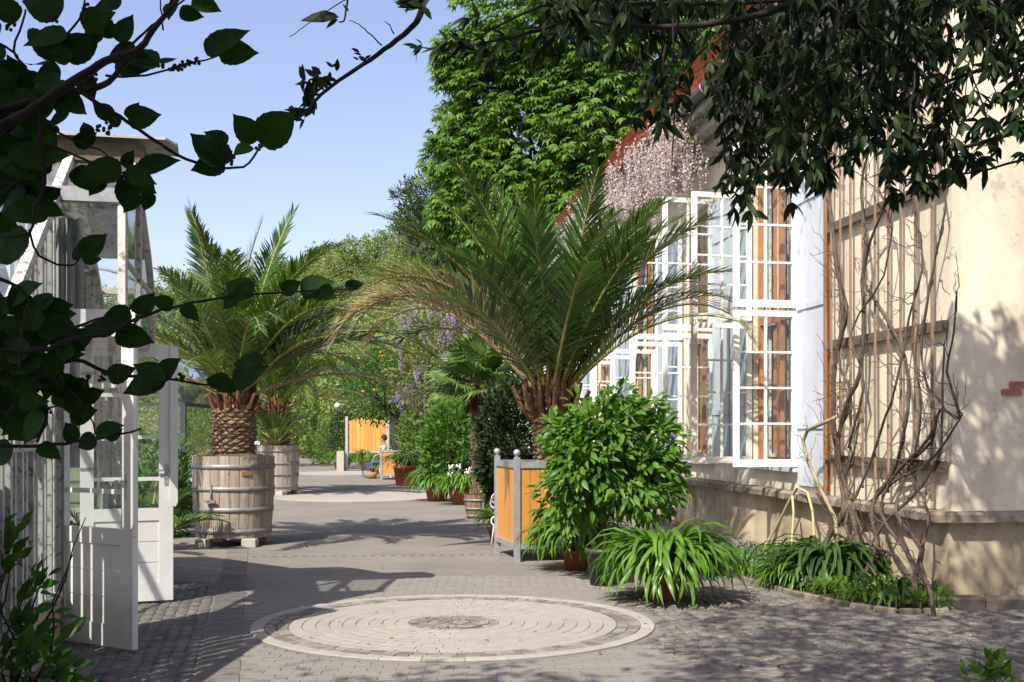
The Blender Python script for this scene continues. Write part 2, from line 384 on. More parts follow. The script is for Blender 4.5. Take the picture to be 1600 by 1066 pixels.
def place(name, me, mat4, parent):
    o = link(name, me, parent)
    off = root_loc(parent) if parent is not None else Vector((0, 0, 0))
    o.matrix_basis = Matrix.Translation(-off) @ mat4
    return o

def kids(o): return [c for c in o.children]
def copy_tree(o, parent=None):
    c = o.copy(); COL.objects.link(c)
    if parent is not None: c.parent = parent
    for ch in kids(o): copy_tree(ch, c)
    return c

def np_mesh(name, V, Fs, mat, parent=None, smooth=False, kind=None, world=True):
    """V (n,3) array, Fs (m,k) int array"""
    me = bpy.data.meshes.new(name)
    off = np.array(root_loc(parent)) if (parent is not None and world) else np.zeros(3)
    V = np.ascontiguousarray(V-off, dtype=np.float32); m, k = Fs.shape
    me.vertices.add(len(V)); me.vertices.foreach_set('co', V.ravel())
    me.loops.add(m*k); me.loops.foreach_set('vertex_index', np.ascontiguousarray(Fs, dtype=np.int32).ravel())
    me.polygons.add(m); me.polygons.foreach_set('loop_start', np.arange(0, m*k, k, dtype=np.int32))
    try: me.polygons.foreach_set('loop_total', np.full(m, k, dtype=np.int32))
    except Exception: pass
    me.materials.append(M[mat])
    me.update(calc_edges=True)
    if smooth: me.polygons.foreach_set('use_smooth', np.ones(m, dtype=bool))
    o = link(name, me, parent)
    if kind: o['kind'] = kind
    return o

# leaf shapes: axis +X, normal +Z, unit length; triangles only
def leaf_shape(w=.4, fold=.12, droop=.12, kind='ovate'):
    prof = {'ovate': [(0, 0), (.12, .55), (.38, 1), (.68, .72), (1, 0)],
            'lance': [(0, 0), (.2, .7), (.5, 1), (.78, .6), (1, 0)],
            'heart': [(0, .22), (.05, .66), (.14, .90), (.17, .86), (.28, 1.0), (.31, .96), (.44, .98), (.47, .92), (.60, .80), (.63, .73), (.75, .52), (.78, .45), (.88, .20), (1, 0)],
            'simple': [(0, 0), (.45, 1), (1, 0)]}[kind]
    V = []; Fq = []
    for (x, y) in prof:
        z = -droop*x*x
        V += [(x, -w*y*.5, z+fold*y*w), (x, 0, z), (x, w*y*.5, z+fold*y*w)]
    for i in range(len(prof)-1):
        a = i*3; b = a+3
        for (p, q, r, s) in ((a, a+1, b+1, b), (a+1, a+2, b+2, b+1)):
            Fq += [(p, q, r), (p, r, s)]
    V = np.array(V); Fq = np.array(Fq)
    # drop degenerate triangles
    keep = []
    for t in Fq:
        a, b, c = V[t]
        if np.linalg.norm(np.cross(b-a, c-a)) > 1e-7: keep.append(t)
    return V, np.array(keep)

def frames(pos, axis, normal, scale):
    """arrays -> (n,4,4)"""
    pos = np.asarray(pos, float); x = np.asarray(axis, float); n = np.asarray(normal, float)
    x = x/np.linalg.norm(x, axis=1, keepdims=True)
    y = np.cross(n, x); l = np.linalg.norm(y, axis=1, keepdims=True); bad = l[:, 0] < 1e-4
    y[bad] = np.cross(np.array([[.3, .5, .8]]), x[bad]); y = y/np.linalg.norm(y, axis=1, keepdims=True)
    z = np.cross(x, y); s = np.asarray(scale, float).reshape(-1, 1)
    m = np.zeros((len(pos), 4, 4)); m[:, :3, 0] = x*s; m[:, :3, 1] = y*s; m[:, :3, 2] = z*s; m[:, :3, 3] = pos; m[:, 3, 3] = 1
    return m

def spread_mesh(name, shape, mats, mat, parent=None, kind=None, smooth=False):
    V, T = shape; n = len(mats)
    P = np.einsum('nij,vj->nvi', mats[:, :3, :3], V)+mats[:, None, :3, 3]
    FF = (T[None]+(np.arange(n)*len(V))[:, None, None]).reshape(-1, 3)
    return np_mesh(name, P.reshape(-1, 3), FF, mat, parent, smooth, kind)

def leaves(parent, shape, mats, mat, name='leaf', limit=300, rest='foliage'):
    """the `limit` nearest to the camera become parts, the rest one mass"""
    if len(mats) == 0: return
    size = np.linalg.norm(mats[:, :3, 0], axis=1)
    d = np.linalg.norm(mats[:, :3, 3]-np.array([0, 0, EYE]), axis=1)
    order = np.argsort(d/size)
    V, T = shape
    me = bpy.data.meshes.new(name); me.from_pydata(V.tolist(), [], T.tolist()); me.materials.append(M[mat])
    me.polygons.foreach_set('use_smooth', [True]*len(me.polygons))
    off = Matrix.Translation(-root_loc(parent))
    for i in order[:limit]:
        o = link(name, me, parent); o.matrix_basis = off @ Matrix(mats[i].tolist())
    if len(mats) > limit:
        spread_mesh(rest, shape, mats[order[limit:]], mat, parent, kind='stuff', smooth=True)

def unit(n):
    v = npr.normal(size=(n, 3)); return v/np.linalg.norm(v, axis=1, keepdims=True)

def px(x, y, Y): return Vector(((x-800)/F*Y, Y, EYE-(y-HOR)/F*Y))
# ================================================================== GROUND
def sheet(name, pts, z, mat, label=None):
    b = MB(); b.add([(x, y, z) for x, y in pts], [tuple(range(len(pts)))])
    o = b.build(name, mat); o['kind'] = 'structure'
    if label: o['label'] = label
    return o
def lpath(Y): return -3.8-.216*(Y-15.65)            # left border line of the path
def wallx(Y): return 4.16-.135*(Y-11.2)             # foot of the orangery wall
sheet('ground', [(-500, -60), (500, -60), (500, 700), (-500, 700)], -.012, 'grass')
pathpts = [(-9, -4), (9, -4), (9, 11.0), (wallx(11)+.3, 11.0), (wallx(48)+.3, 48), (-5.6, 52), (-10, 70), (-19, 95), (-26, 120),
           (-33, 120), (-24, 95), (-15.5, 70), (-11.0, 46), (-9.5, 34), (-9.5, 12), (-9, 8)]
path = sheet('path', pathpts, 0, 'path')

# circular stone mosaic set in the path
CX, CY = -.50, 10.2; RO = 1.72
mos = tag(link('stone_mosaic', None), None, None, None, 'structure'); mos.location = (CX, CY, 0)
b = MB(); b.lathe([(0.001, .003), (RO, .003)], (CX, CY, 0), 64); b.build('bedding', 'joint', mos)
def ring(name, mat, r0, r1, n, h, gap=.006, jit=0, limit=300, parent=mos, cx=CX, cy=CY, split=None, z0=.0):
    """n stones between two radii; stones share their mesh"""
    me = []
    for variant in range(3):
        q = MB(); a = 2*PI/n; seg = max(1, int(round(a*r1/.12))) if not split else split
        top = []; w0 = gap/(2*max(r0, .02)); w1 = gap/(2*r1)
        vs = []; fs = []
        for lvl, (e, z) in enumerate(((0, z0), (0, h-.004), (.004, h))):
            for i in range(seg+1):
                t = -a/2+a*i/seg
                vs.append(((r0+gap/2+e)*math.cos(t*(1-2*w0/a)), (r0+gap/2+e)*math.sin(t*(1-2*w0/a)), z))
                vs.append(((r1-gap/2-e)*math.cos(t*(1-2*w1/a)), (r1-gap/2-e)*math.sin(t*(1-2*w1/a)), z))
        if jit:
            vs = [(x+rnd.uniform(-jit, jit), y+rnd.uniform(-jit, jit), z+(rnd.uniform(-jit, jit)*.4 if z > h*.7 else 0)) for x, y, z in vs]
        k = (seg+1)*2
        for i in range(seg):
            fs.append((2*k+2*i, 2*k+2*i+1, 2*k+2*i+3, 2*k+2*i+2))
            for l in (0, 1):
                fs.append((l*k+2*i, l*k+2*i+2, (l+1)*k+2*i+2, (l+1)*k+2*i))
                fs.append((l*k+2*i+1, (l+1)*k+2*i+1, (l+1)*k+2*i+3, l*k+2*i+3))
        for l in (0, 1):
            for i in (0, seg): fs.append((l*k+2*i, l*k+2*i+1, (l+1)*k+2*i+1, (l+1)*k+2*i))
        q.add(vs, fs); me.append(q.mesh(name, mat))
    ph = rnd.uniform(0, 6)
    for i in range(n):
        an = 2*PI*i/n+ph
        place(name, me[rnd.randrange(3)], Matrix.Translation((cx, cy, 0)) @ Matrix.Rotation(an, 4, 'Z'), parent)
ring('ring_stone', 'ring_stone', 1.60, RO, 34, .014)
ring('border_sett', 'mixed_sett', 1.50, 1.60, 92, .012, .010, .006)
ring('border_sett', 'mixed_sett', 1.405, 1.50, 84, .012, .010, .006)
rr = 1.400; dr = .112
for k in range(9):
    r1 = rr-dr*k; r0 = r1-dr
    if r0 < .36: break
    ring('disc_paver', 'disc_stone', r0, r1, max(14, int(2*PI*r1/.17)), .011, .005, .002)
rc = r1 if r0 < .36 else r0
for k in range(5):
    r1 = rc-k*.085; r0 = max(.02, r1-.085)
    if r1 < .05: break
    ring('centre_sett', 'mixed_sett', r0, r1, max(5, int(2*PI*r1/.085)), .012+.002*(k % 2), .010, .007)
# the two circles farther up the path
for (cx, cy, r) in ((-3.95, 30.2, 2.2), (-6.6, 47.5, 2.2)):
    m2 = tag(link('stone_mosaic', None), None, None, None, 'structure'); m2.location = (cx, cy, 0)
    b = MB(); b.lathe([(0.001, .004), (r-.14, .004)], (cx, cy, 0), 64); b.build('disc', 'disc_stone', m2)
    ring('ring_stone', 'ring_stone', r-.14, r, 34, .010, parent=m2, cx=cx, cy=cy)

# blocks of the paving, real for as long as one can tell them apart
pav = tag(link('path_paving', None), None, None, None, 'structure')
blk = []
for k in range(3):
    q = MB(); q.cbox((0, 0, .0), (.197+rnd.uniform(-.001, .001), .097, .020), .0025); blk.append(q.mesh('paving_block', 'block'))
SX = -3.0
spots = []
ca, sa = math.cos(R(-12)), math.sin(R(-12))
def in_mosaic(x, y, r=RO+.02): return (x-CX)**2+(y-CY)**2 < r*r
for j in range(-10, 90):
    for i in range(-22, 40):
        u = i*.2+(.1 if j % 2 else 0); v = j*.1
        x = u; y = 6.3+v
        if y > 13.6 or x < lpath(y)+.34 or x > 1.05+max(0, (9-y)*.28): continue
        if in_mosaic(x, y, RO+.09): continue
        if abs(x) > y*.44+.2: continue
        spots.append((x, y))
spots.sort(key=lambda p: math.hypot(*p))
def blkmat(p): return Matrix.Translation((p[0]+rnd.uniform(-.002, .002), p[1], -.005+rnd.uniform(-.0012, .0015))) @ Matrix.Rotation(rnd.uniform(-.01, .01), 4, 'Z')
vis = [p for p in spots if p[1] > 7.75]
near = vis[:290]; nearset = set(near)
for p in near: place('paving_block', blk[rnd.randrange(3)], blkmat(p), pav)
def join_cboxes(name, items, mat, parent, d, ch=.004):
    q = MB(); q.cbox((0, 0, 0), d, ch)
    V = np.array(q.v); T = []
    for f in q.f: T += [(f[0], f[1], f[2]), (f[0], f[2], f[3])]
    mats = np.array([list(map(list, m)) for m in items])
    spread_mesh(name, (V, np.array(T)), mats, mat, parent, kind='stuff')
join_cboxes('far_paving_blocks', [blkmat(p) for p in spots if p not in nearset], 'block', pav, (.197, .097, .020), .0025)

# small granite setts in the shaded apron at the right
apron = tag(link('sett_apron', None), None, None, None, 'structure')
sett = []
for k in range(4):
    q = MB(); q.cbox((0, 0, 0), (.088, .088, .03), .008)
    q.v = [(x+rnd.uniform(-.007, .007), y+rnd.uniform(-.007, .007), z+(rnd.uniform(-.003, .003) if z > 0 else 0)) for x, y, z in q.v]
    sett.append(q.mesh('granite_sett', 'cobble'))
def bed_edge(x):   # front kerb of the flower bed as y(x)
    pts = [(2.2, 15.6), (2.38, 14.2), (2.52, 13.1), (2.78, 12.0), (3.12, 11.1), (3.5, 10.66), (4.0, 10.70), (4.3, 11.0)]
    for (a, b_), (c, d_) in zip(pts, pts[1:]):
        if a <= x <= c: return b_+(d_-b_)*(x-a)/(c-a)
    return 99
ss = []
for j in range(0, 100):
    for i in range(0, 60):
        x = 1.0+i*.098+.03*math.sin(j*.6); y = 6.9+j*.098+.10*math.sin(i*.30)
        if x < 1.05+max(0, (9-y)*.28)+.04 or in_mosaic(x, y, RO+.08): continue
        if y > 12.9 or y > (bed_edge(x)-.06 if x > 2.2 else 99): continue
        if x > 4.1 and y > 11.0: continue
        if x > y*.44+.3: continue
        ss.append((x, y))
ss.sort(key=lambda p: math.hypot(*p))
def smat(p): return Matrix.Translation((p[0]+rnd.uniform(-.006, .006), p[1]+rnd.uniform(-.006, .006), -.007+rnd.uniform(-.003, .004))) @ Euler((rnd.uniform(-.03, .03), rnd.uniform(-.03, .03), rnd.uniform(-.15, .15))).to_matrix().to_4x4()
v2 = [p for p in ss if p[1] > 7.75]; n2 = set(v2[:290])
for p in v2[:290]: place('granite_sett', sett[rnd.randrange(4)], smat(p), apron)
join_cboxes('far_granite_setts', [smat(p) for p in ss if p not in n2], 'cobble', apron, (.086, .086, .03), .008)
# left cobbled yard and the two-brick strip beside it
yard = tag(link('sett_yard', None), None, None, None, 'structure')
ys = []
for j in range(0, 62):
    for i in range(0, 40):
        y = 7.2+j*.098; x = lpath(y)-.06-i*.098+.0*j
        if x < -y*.44-.1 or y > 13.0: continue
        ys.append((x, y))
ys.sort(key=lambda p: math.hypot(*p)); v3 = [p for p in ys if p[1] > 7.75]; n3 = set(v3[:290])
for p in v3[:290]: place('granite_sett', sett[rnd.randrange(4)], smat(p), yard)
join_cboxes('far_granite_setts', [smat(p) for p in ys if p not in n3], 'cobble', yard, (.086, .086, .03), .008)
strip = tag(link('drain_strip', None), None, None, None, 'structure')
q = MB(); q.cbox((0, 0, 0), (.29, .094, .024), .004); sm = q.mesh('strip_brick', 'strip')
y = 7.4; k = 0
while y < 26 and k < 190:
    place('strip_brick', sm, Matrix.Translation((lpath(y)+.16, y, -.006+rnd.uniform(-.002, .002))) @ Matrix.Rotation(R(12)+rnd.uniform(-.02, .02), 4, 'Z'), strip); y += .1; k += 1
# drain slots across the path
dr_ = MB()
for i in range(34):
    dr_.cbox((-3.4+i*.13+rnd.uniform(-.01, .01), 15.62+i*.012, .003), (.05, .022, .004), .001)
o = dr_.build('drain_slots', 'dark_inside'); o['kind'] = 'stuff'
tag(o, 'row of small dark drainage slots across the grey path before the planter', 'drain')
# fallen bits
bits = MB()
for i in range(60):
    x = rnd.uniform(-3, 3); y = rnd.uniform(8, 15); s_ = rnd.uniform(.008, .02)
    bits.cbox((x, y, .012), (s_, s_*.7, .004), .001)
o = bits.build('fallen_petals', 'disc_stone'); tag(o, 'fallen petals and crumbs scattered over the paving', 'petals', None, 'stuff')

# ================================================================== ORANGERY
C0 = Vector((4.16, 11.2, 0)); U = Vector((-.1338, .9910, 0)); Nn = Vector((-.9910, -.1338, 0)); Zv = Vector((0, 0, 1))
def OW(u, n, z): return C0+U*u+Nn*n+Zv*z
AX = (U, Nn, Zv)
orang = thing('orangery', 'long cream plastered orangery with tall white windows and a red tiled roof', 'building', tuple(C0))
LEN = 36.0; DEP = 9.0; H1 = 5.87; ZS = 1.2; ZT = 5.3
OP = []                                  # window openings (u0,u1)
k = 0
while 3.87+3.55*k+1.7 < LEN: OP.append((3.87+3.55*k, 3.87+3.55*k+1.70)); k += 1
def obox(b, u0, u1, n0, n1, z0, z1): return b.box(OW((u0+u1)/2, (n0+n1)/2, (z0+z1)/2), (u1-u0, n1-n0, z1-z0), AX)
b = MB(); z0 = .90
edges = [0]+[e for o_ in OP for e in o_]+[LEN]
for i in range(0, len(edges), 2): obox(b, edges[i], edges[i+1], -.20, 0, .90, H1)
for (a, c) in OP:
    obox(b, a, c, -.20, 0, .90, ZS); obox(b, a, c, -.20, 0, ZT, H1)
obox(b, 0, .5, -DEP, -.2, .90, H1); obox(b, LEN-.5, LEN, -DEP, -.2, .90, H1); obox(b, .5, LEN-.5, -DEP, -DEP+.4, .90, H1)
b.build('wall', 'plaster', orang)
b = MB(); obox(b, -.05, LEN, -DEP, .05, 0, .80); b.build('plinth', 'plinth', orang)
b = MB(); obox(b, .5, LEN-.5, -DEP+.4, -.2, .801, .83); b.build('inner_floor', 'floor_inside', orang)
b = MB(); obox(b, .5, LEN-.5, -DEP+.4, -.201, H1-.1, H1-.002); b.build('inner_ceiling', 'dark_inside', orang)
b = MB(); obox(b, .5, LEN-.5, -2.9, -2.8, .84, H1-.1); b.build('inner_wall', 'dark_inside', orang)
# low footing stones
u = -.14; ft = MB(); ft.cbox((0, 0, -.02), (.56, .14, .12), .03); fm = ft.mesh('footing_stone', 'ledge')
rot = Matrix(((U.x, Nn.x, 0, 0), (U.y, Nn.y, 0, 0), (0, 0, 1, 0), (0, 0, 0, 1)))
uu = .2
for i in range(26):
    p = OW(uu, .12, .07+rnd.uniform(-.015, .015)); place('footing_stone', fm, Matrix.Translation(p) @ rot @ Matrix.Rotation(rnd.uniform(-.03, .03), 4, 'Z'), orang); uu += .575
for i in range(7):
    p = OW(-.12, .05-i*.575, .07+rnd.uniform(-.01, .01)); place('footing_stone', fm, Matrix.Translation(p) @ rot @ Matrix.Rotation(R(90)+rnd.uniform(-.02, .02), 4, 'Z'), orang)
# sill ledge in worn stones
lm = []
for k in range(3):
    q = MB(); q.cbox((0, 0, 0), (.39, .26, .098), .025)
    q.v = [(x+rnd.uniform(-.008, .008), y+rnd.uniform(-.012, .012), z+rnd.uniform(-.007, .007)) for x, y, z in q.v]; lm.append(q.mesh('ledge_stone', 'ledge'))
uu = .0
while uu < LEN:
    place('ledge_stone', lm[rnd.randrange(3)], Matrix.Translation(OW(uu+.1, .06, .85)) @ rot @ Matrix.Rotation(rnd.uniform(-.02, .02), 4, 'Z'), orang); uu += .402
for i in range(12):
    place('ledge_stone', lm[rnd.randrange(3)], Matrix.Translation(OW(-.06, -.08-i*.402, .85)) @ rot @ Matrix.Rotation(R(90), 4, 'Z'), orang)
# exposed brick patch on the end wall
for j in range(2):
    for i in range(2):
        if (i, j) in ((1, 0),): continue
        q = MB(); q.cbox((0, 0, 0), (.20, .030, .06), .012)
        place('brick', q.mesh('brick', 'tile'), Matrix.Translation(OW(-.004, -.60-i*.22-(j % 2)*.08, 2.03+j*.072)) @ rot @ Matrix.Rotation(R(90), 4, 'Z'), orang)
# cornice, in steps
b = MB()
prof = [(0, .06, 5.87, 5.93), (0, .16, 5.932, 6.08), (0, .12, 6.082, 6.20), (0, .34, 6.202, 6.38), (0, .52, 6.382, 6.60)]
for (n0, n1, a, c) in prof: obox(b, -n1, LEN+n1, -DEP-n1, n1, a, c)
b.build('cornice', 'cornice', orang)
# roof: steep, hipped at the near end
ez = 6.60; e = .60; rid = DEP/2; rz = ez+(rid+e)*1.19
P0, P1, P2, P3 = OW(-e, e, ez), OW(LEN+e, e, ez), OW(LEN+e, -DEP-e, ez), OW(-e, -DEP-e, ez)
R0, R1 = OW(4.6, -rid, rz), OW(LEN+e, -rid, rz)
b = MB(); b.add([P0, P1, P2, P3, R0, R1], [(0, 1, 5, 4), (3, 4, 5, 2), (0, 4, 3), (1, 2, 5), (0, 3, 2, 1)])
roof = b.build('roof', 'tile', orang)
sl = (OW(0, -rid, rz)-OW(0, e, ez)).normalized(); nr = sl.cross(U).normalized()
if nr.z < 0: nr = -nr
tm = []
for k in range(2):
    q = MB(); vs = []
    for z in (-.006, .010):
        for (x, y) in ((-.092, .17), (.092, .17), (.092, -.13), (.06, -.165), (0, -.18), (-.06, -.165), (-.092, -.13)): vs.append((x, y, z))
    q.add(vs, [(13, 12, 11, 10, 9, 8, 7)]+[(i, (i+1) % 7, (i+1) % 7+7, i+7) for i in range(7)]); tm.append(q)
tmesh = [x.mesh('tile', 'tile') for x in tm]
T = []
slen = (rid+e)/math.cos(math.atan(1.19))
for j in range(int(slen/.30)):
    s_ = .1+j*.30; n_at = e-s_*math.cos(math.atan(1.19)); umin = -e+max(0, (e-n_at))*(4.6+e)/(rid+e)
    i = 0; u = umin+.15+(.1 if j % 2 else 0)
    while u < LEN+e:
        c = OW(u, e, ez)+sl*s_+nr*(.03+rnd.uniform(-.003, .004))
        up = (sl*math.cos(.06)+nr*math.sin(-.06)).normalized(); zz = U.cross(up)
        if zz.dot(nr) < 0: zz = -zz; xx = -U
        else: xx = U
        m = np.eye(4); m[:3, 0] = xx; m[:3, 1] = up; m[:3, 2] = zz; m[:3, 3] = c
        T.append((j, u, m)); u += .19
T.sort(key=lambda t: np.linalg.norm(t[2][:3, 3]) + (0 if t[0] < 24 else 100))
T = [t for t in T if t[1] > 1.5]
for t in T[:300]: place('tile', tmesh[rnd.randrange(2)], Matrix(t[2].tolist()), roof)
V = np.array(tm[0].v); FT = []
for f in tm[0].f:
    for i in range(1, len(f)-1): FT.append((f[0], f[i], f[i+1]))
spread_mesh('roof_tiles', (V, np.array(FT)), np.array([t[2] for t in T[300:]]), 'tile', roof, kind='stuff')
# gutter and its hooks
b = MB(); prof = [( .09*math.cos(a), .09*math.sin(a)) for a in [PI+PI*i/6 for i in range(7)]]
vs = []
for u in (-e, LEN+e):
    for (x, z) in prof: vs.append(OW(u, e+.02+x, ez-.02+z))
b.add(vs, [(i, i+1, i+8, i+7) for i in range(6)]); b.build('gutter', 'gutter', orang)
for i in range(26):
    b = MB(); u = .3+i*1.1
    b.tube([OW(u, e+.02+.1*math.cos(a), ez-.02+.1*math.sin(a)) for a in [PI*.9+PI*1.15*i_/7 for i_ in range(8)]], .012, 5); b.build('gutter_hook', 'galv', orang, label=None)
# downpipe far along
# ---- windows: fixed frames in the openings, outer casements thrown open
def casement(p0, p1, z0, z1, rows=4, colsn=2, name='casement', sash=.075):
    """an opened leaf: hinge foot p0, free foot p1 (xy)"""
    p0 = Vector((p0[0], p0[1], 0)); p1 = Vector((p1[0], p1[1], 0)); d = (p1-p0); L = d.length; d.normalize(); a = Vector((-d.y, d.x, 0))
    ax = (d, a, Zv)
    b = MB(); t = .045
    for (x0, x1) in ((0, sash), (L-sash, L)): b.box(p0+d*((x0+x1)/2)+Zv*((z0+z1)/2), (x1-x0, t, z1-z0), ax)
    for (q0, q1) in ((z0, z0+sash*1.25), (z1-sash, z1)): b.box(p0+d*(L/2)+Zv*((q0+q1)/2), (L-2*sash, t, q1-q0), ax)
    fr = b.build(name, 'white_paint', orang)
    gz0 = z0+sash*1.25; gz1 = z1-sash; gx0 = sash; gx1 = L-sash
    for i in range(1, colsn):
        x = gx0+(gx1-gx0)*i/colsn; b = MB(); b.box(p0+d*x+Zv*((gz0+gz1)/2), (.03, .036, gz1-gz0), ax); b.build('glazing_bar', 'white_paint', fr)
    for j in range(1, rows):
        z = gz0+(gz1-gz0)*j/rows
        for i in range(colsn):
            xa = gx0+(gx1-gx0)*i/colsn+(.015 if i else 0); xb = gx0+(gx1-gx0)*(i+1)/colsn-(.015 if i < colsn-1 else 0)
            b = MB(); b.box(p0+d*((xa+xb)/2)+Zv*z, (xb-xa, .032, .026), ax); b.build('glazing_bar', 'white_paint', fr)
    for j in range(rows):
        for i in range(colsn):
            xa = gx0+(gx1-gx0)*i/colsn; xb = gx0+(gx1-gx0)*(i+1)/colsn; za = gz0+(gz1-gz0)*j/rows; zb = gz0+(gz1-gz0)*(j+1)/rows
            b = MB(); q = [p0+d*xa+Zv*za, p0+d*xb+Zv*za, p0+d*xb+Zv*zb, p0+d*xa+Zv*zb]
            b.add(q, [(0, 1, 2, 3)]); b.build('pane', 'glass', fr)
    # two small hinges
    for z in (z0+.25, z1-.25):
        b = MB(); b.tube([p0+Zv*(z-.05)-d*.008, p0+Zv*(z+.05)-d*.008], .012, 6); b.build('hinge', 'galv', fr)
    return fr
ZM = 3.19
def leaf_at(u, ang, L, z0, z1):
    """hinged on the wall face at u, turned `ang` degrees out from the wall normal towards +u"""
    h = OW(u, .03, 0); d = Nn*math.cos(R(ang))+U*math.sin(R(ang)); q = h+d*L
    return casement((h.x, h.y), (q.x, q.y), z0, z1)
for k, (a, c) in enumerate(OP):
    # brown timber frame set back in the opening and inner white windows
    win = MB()
    for (u0, u1) in ((a, a+.07), (c-.07, c), ((a+c)/2-.035, (a+c)/2+.035)): obox(win, u0, u1, -.12, -.06, ZS, ZT)
    obox(win, a+.07, (a+c)/2-.035, -.118, -.062, ZS, ZS+.09); obox(win, (a+c)/2+.035, c-.07, -.118, -.062, ZS, ZS+.09)
    obox(win, a+.07, (a+c)/2-.035, -.118, -.062, ZT-.09, ZT); obox(win, (a+c)/2+.035, c-.07, -.118, -.062, ZT-.09, ZT)
    obox(win, a+.07, (a+c)/2-.035, -.115, -.065, ZM-.05, ZM+.05); obox(win, (a+c)/2+.035, c-.07, -.115, -.065, ZM-.05, ZM+.05)
    w = win.build('window', 'brown_post', orang)
    if k < 7:
        for side in (0, 1):
            u0 = a+.10 if side == 0 else (a+c)/2+.06; u1 = (a+c)/2-.06 if side == 0 else c-.10
            # inner leaves stand open inward like white bars, as seen through the glass
            b = MB(); n0, n1 = -.21, -.175
            for (x0, x1) in ((u0, u0+.05), (u1-.05, u1)): obox(b, x0, x1, n0, n1, ZS+.1, ZT-.1)
            for z in (ZS+.1, ZM-.05, ZM+.05, ZT-.15): obox(b, u0+.05, u1-.05, n0, n1, z, z+.05)
            if k < 4:
                um = (u0+u1)/2; obox(b, um-.013, um+.013, n0+.005, n1-.005, ZS+.15, ZM-.05)
                for j in range(1, 4): obox(b, u0+.05, um-.013, n0+.005, n1-.005, ZS+.15+j*.45, ZS+.175+j*.45)
            b.build('inner_sash', 'old_white', w)
            b = MB(); b.add([OW(u0+.05, -.19, ZS+.15), OW(u1-.05, -.19, ZS+.15), OW(u1-.05, -.19, ZT-.15), OW(u0+.05, -.19, ZT-.15)], [(0, 1, 2, 3)]); b.build('pane', 'glass', w)
    b = MB(); obox(b, a-.03, c+.03, -.48, .09, ZS-.06, ZS-.001); b.build('sill', 'shutter_paint', w)
    dA = [3, -4, 2, 0, 3, -2, 0, 0, 0, 0]; dB = [6, 12, 5, 9, 4, 8, 5, 5, 5, 5]
    leaf_at(a-.02, -7.0+dA[k], .86, ZS+.01, ZM-.01)
    leaf_at(c+.02, -7.5+dB[k]*.5-4, .92, ZS+.01, ZM-.01)
    if k in (0, 1, 3, 4, 6):
        leaf_at(a-.02, -7.0+dA[k], .86, ZM+.03, ZT-.02)
        leaf_at(c+.02, -8.0+dB[k]*.5-4, .92, ZM+.03, ZT-.3)
    elif k == 2:
        leaf_at(c+.02, 4, .88, ZM+.03, ZT-.3)
# pale blue boarded panels on the piers
def shutter(u0, u1, z0, z1):
    b = MB(); obox(b, u0, u1, .012, .03, z0, z1); sh = b.build('shutter', 'shutter_paint', orang)
    n = max(2, int(round((u1-u0)/.17))); w_ = (u1-u0)/n
    for i in range(n):
        b = MB(); obox(b, u0+i*w_+.003, u0+(i+1)*w_-.003, .030, .050+rnd.uniform(-.004, .004), z0, z1); b.build('board', 'shutter_paint', sh)
    for z in (z0+.75, (z0+z1)/2+.15, z1-.6):
        b = MB(); obox(b, u0+.01, u1-.01, .052, .066, z-.04, z+.04); b.build('batten', 'shutter_paint', sh)
shutter(2.92, 3.80, .98, 5.15)
b = MB(); obox(b, 2.86, 2.915, .0, .07, .95, 5.3); b.build('brown_edge_post', 'brown_post', orang)
for k in range(0, 6):
    a = OP[k][1]+.06; c = OP[k+1][0]-.06
    shutter(a, a+.84, ZS, ZT-.1); shutter(c-.84, c, ZS, ZT-.1)
# wire cables / interior plants in the first window
ip = thing('window_plant', 'leafy pot plant with a magenta bloom standing inside the nearest window', 'plant', tuple(OW(4.6, -.75, .85)))
b = MB(); b.lathe([(.0, .0), (.12, 0), (.15, .26), (.0, .26)], OW(4.6, -.75, .86), 14); b.build('pot', 'terracotta', ip, True)
n = 220; pos = np.array(OW(4.6, -.72, 1.5))+unit(n)*npr.uniform(.05, .34, (n, 1))*np.array([.8, .8, 1.1])
leaves(ip, leaf_shape(.45, kind='ovate'), frames(pos, unit(n)+[0, 0, .2], unit(n)+[0, 0, 1], npr.uniform(.06, .11, n)), 'bush_leaf', limit=40)
for i in range(4):
    b = MB(); b.ball(OW(4.5+.12*i, -.55, 1.55+.1*(i % 2)), .035, 6, 4); b.build('flower', 'pink_flower', ip)

# ================================================================== TRELLIS + VINE
tr = thing('wall_trellis', 'tall brown slatted trellis fixed to the cream wall beside the blue shutter', 'trellis', tuple(OW(1.4, .1, .95)))
for (z, u0, u1) in ((4.03, .02, 2.80), (2.66, .02, 2.80), (1.32, .02, 2.80)):
    b = MB(); b.bar(OW(u0, .055, z), OW(u1, .055, z+.01), .05, .10); b.build('rail', 'rail', tr)
    for u in (u0+.1, 1.4, u1-.1):
        b = MB(); b.bar(OW(u, 0, z-.02), OW(u, .05, z-.02), .04, .04); b.build('bracket', 'rail', tr)
for i, u in enumerate((.22, .55, .86, 1.16, 1.46, 1.78, 2.08, 2.36, 2.62, 2.78)):
    zt = 5.5+rnd.uniform(-.2, .25); zb = .98+rnd.uniform(0, .1)
    b = MB(); b.bar(OW(u+rnd.uniform(-.01, .01), .09, zb), OW(u+rnd.uniform(-.02, .02), .09, zt), .028, .022); b.build('slat', 'slat', tr)

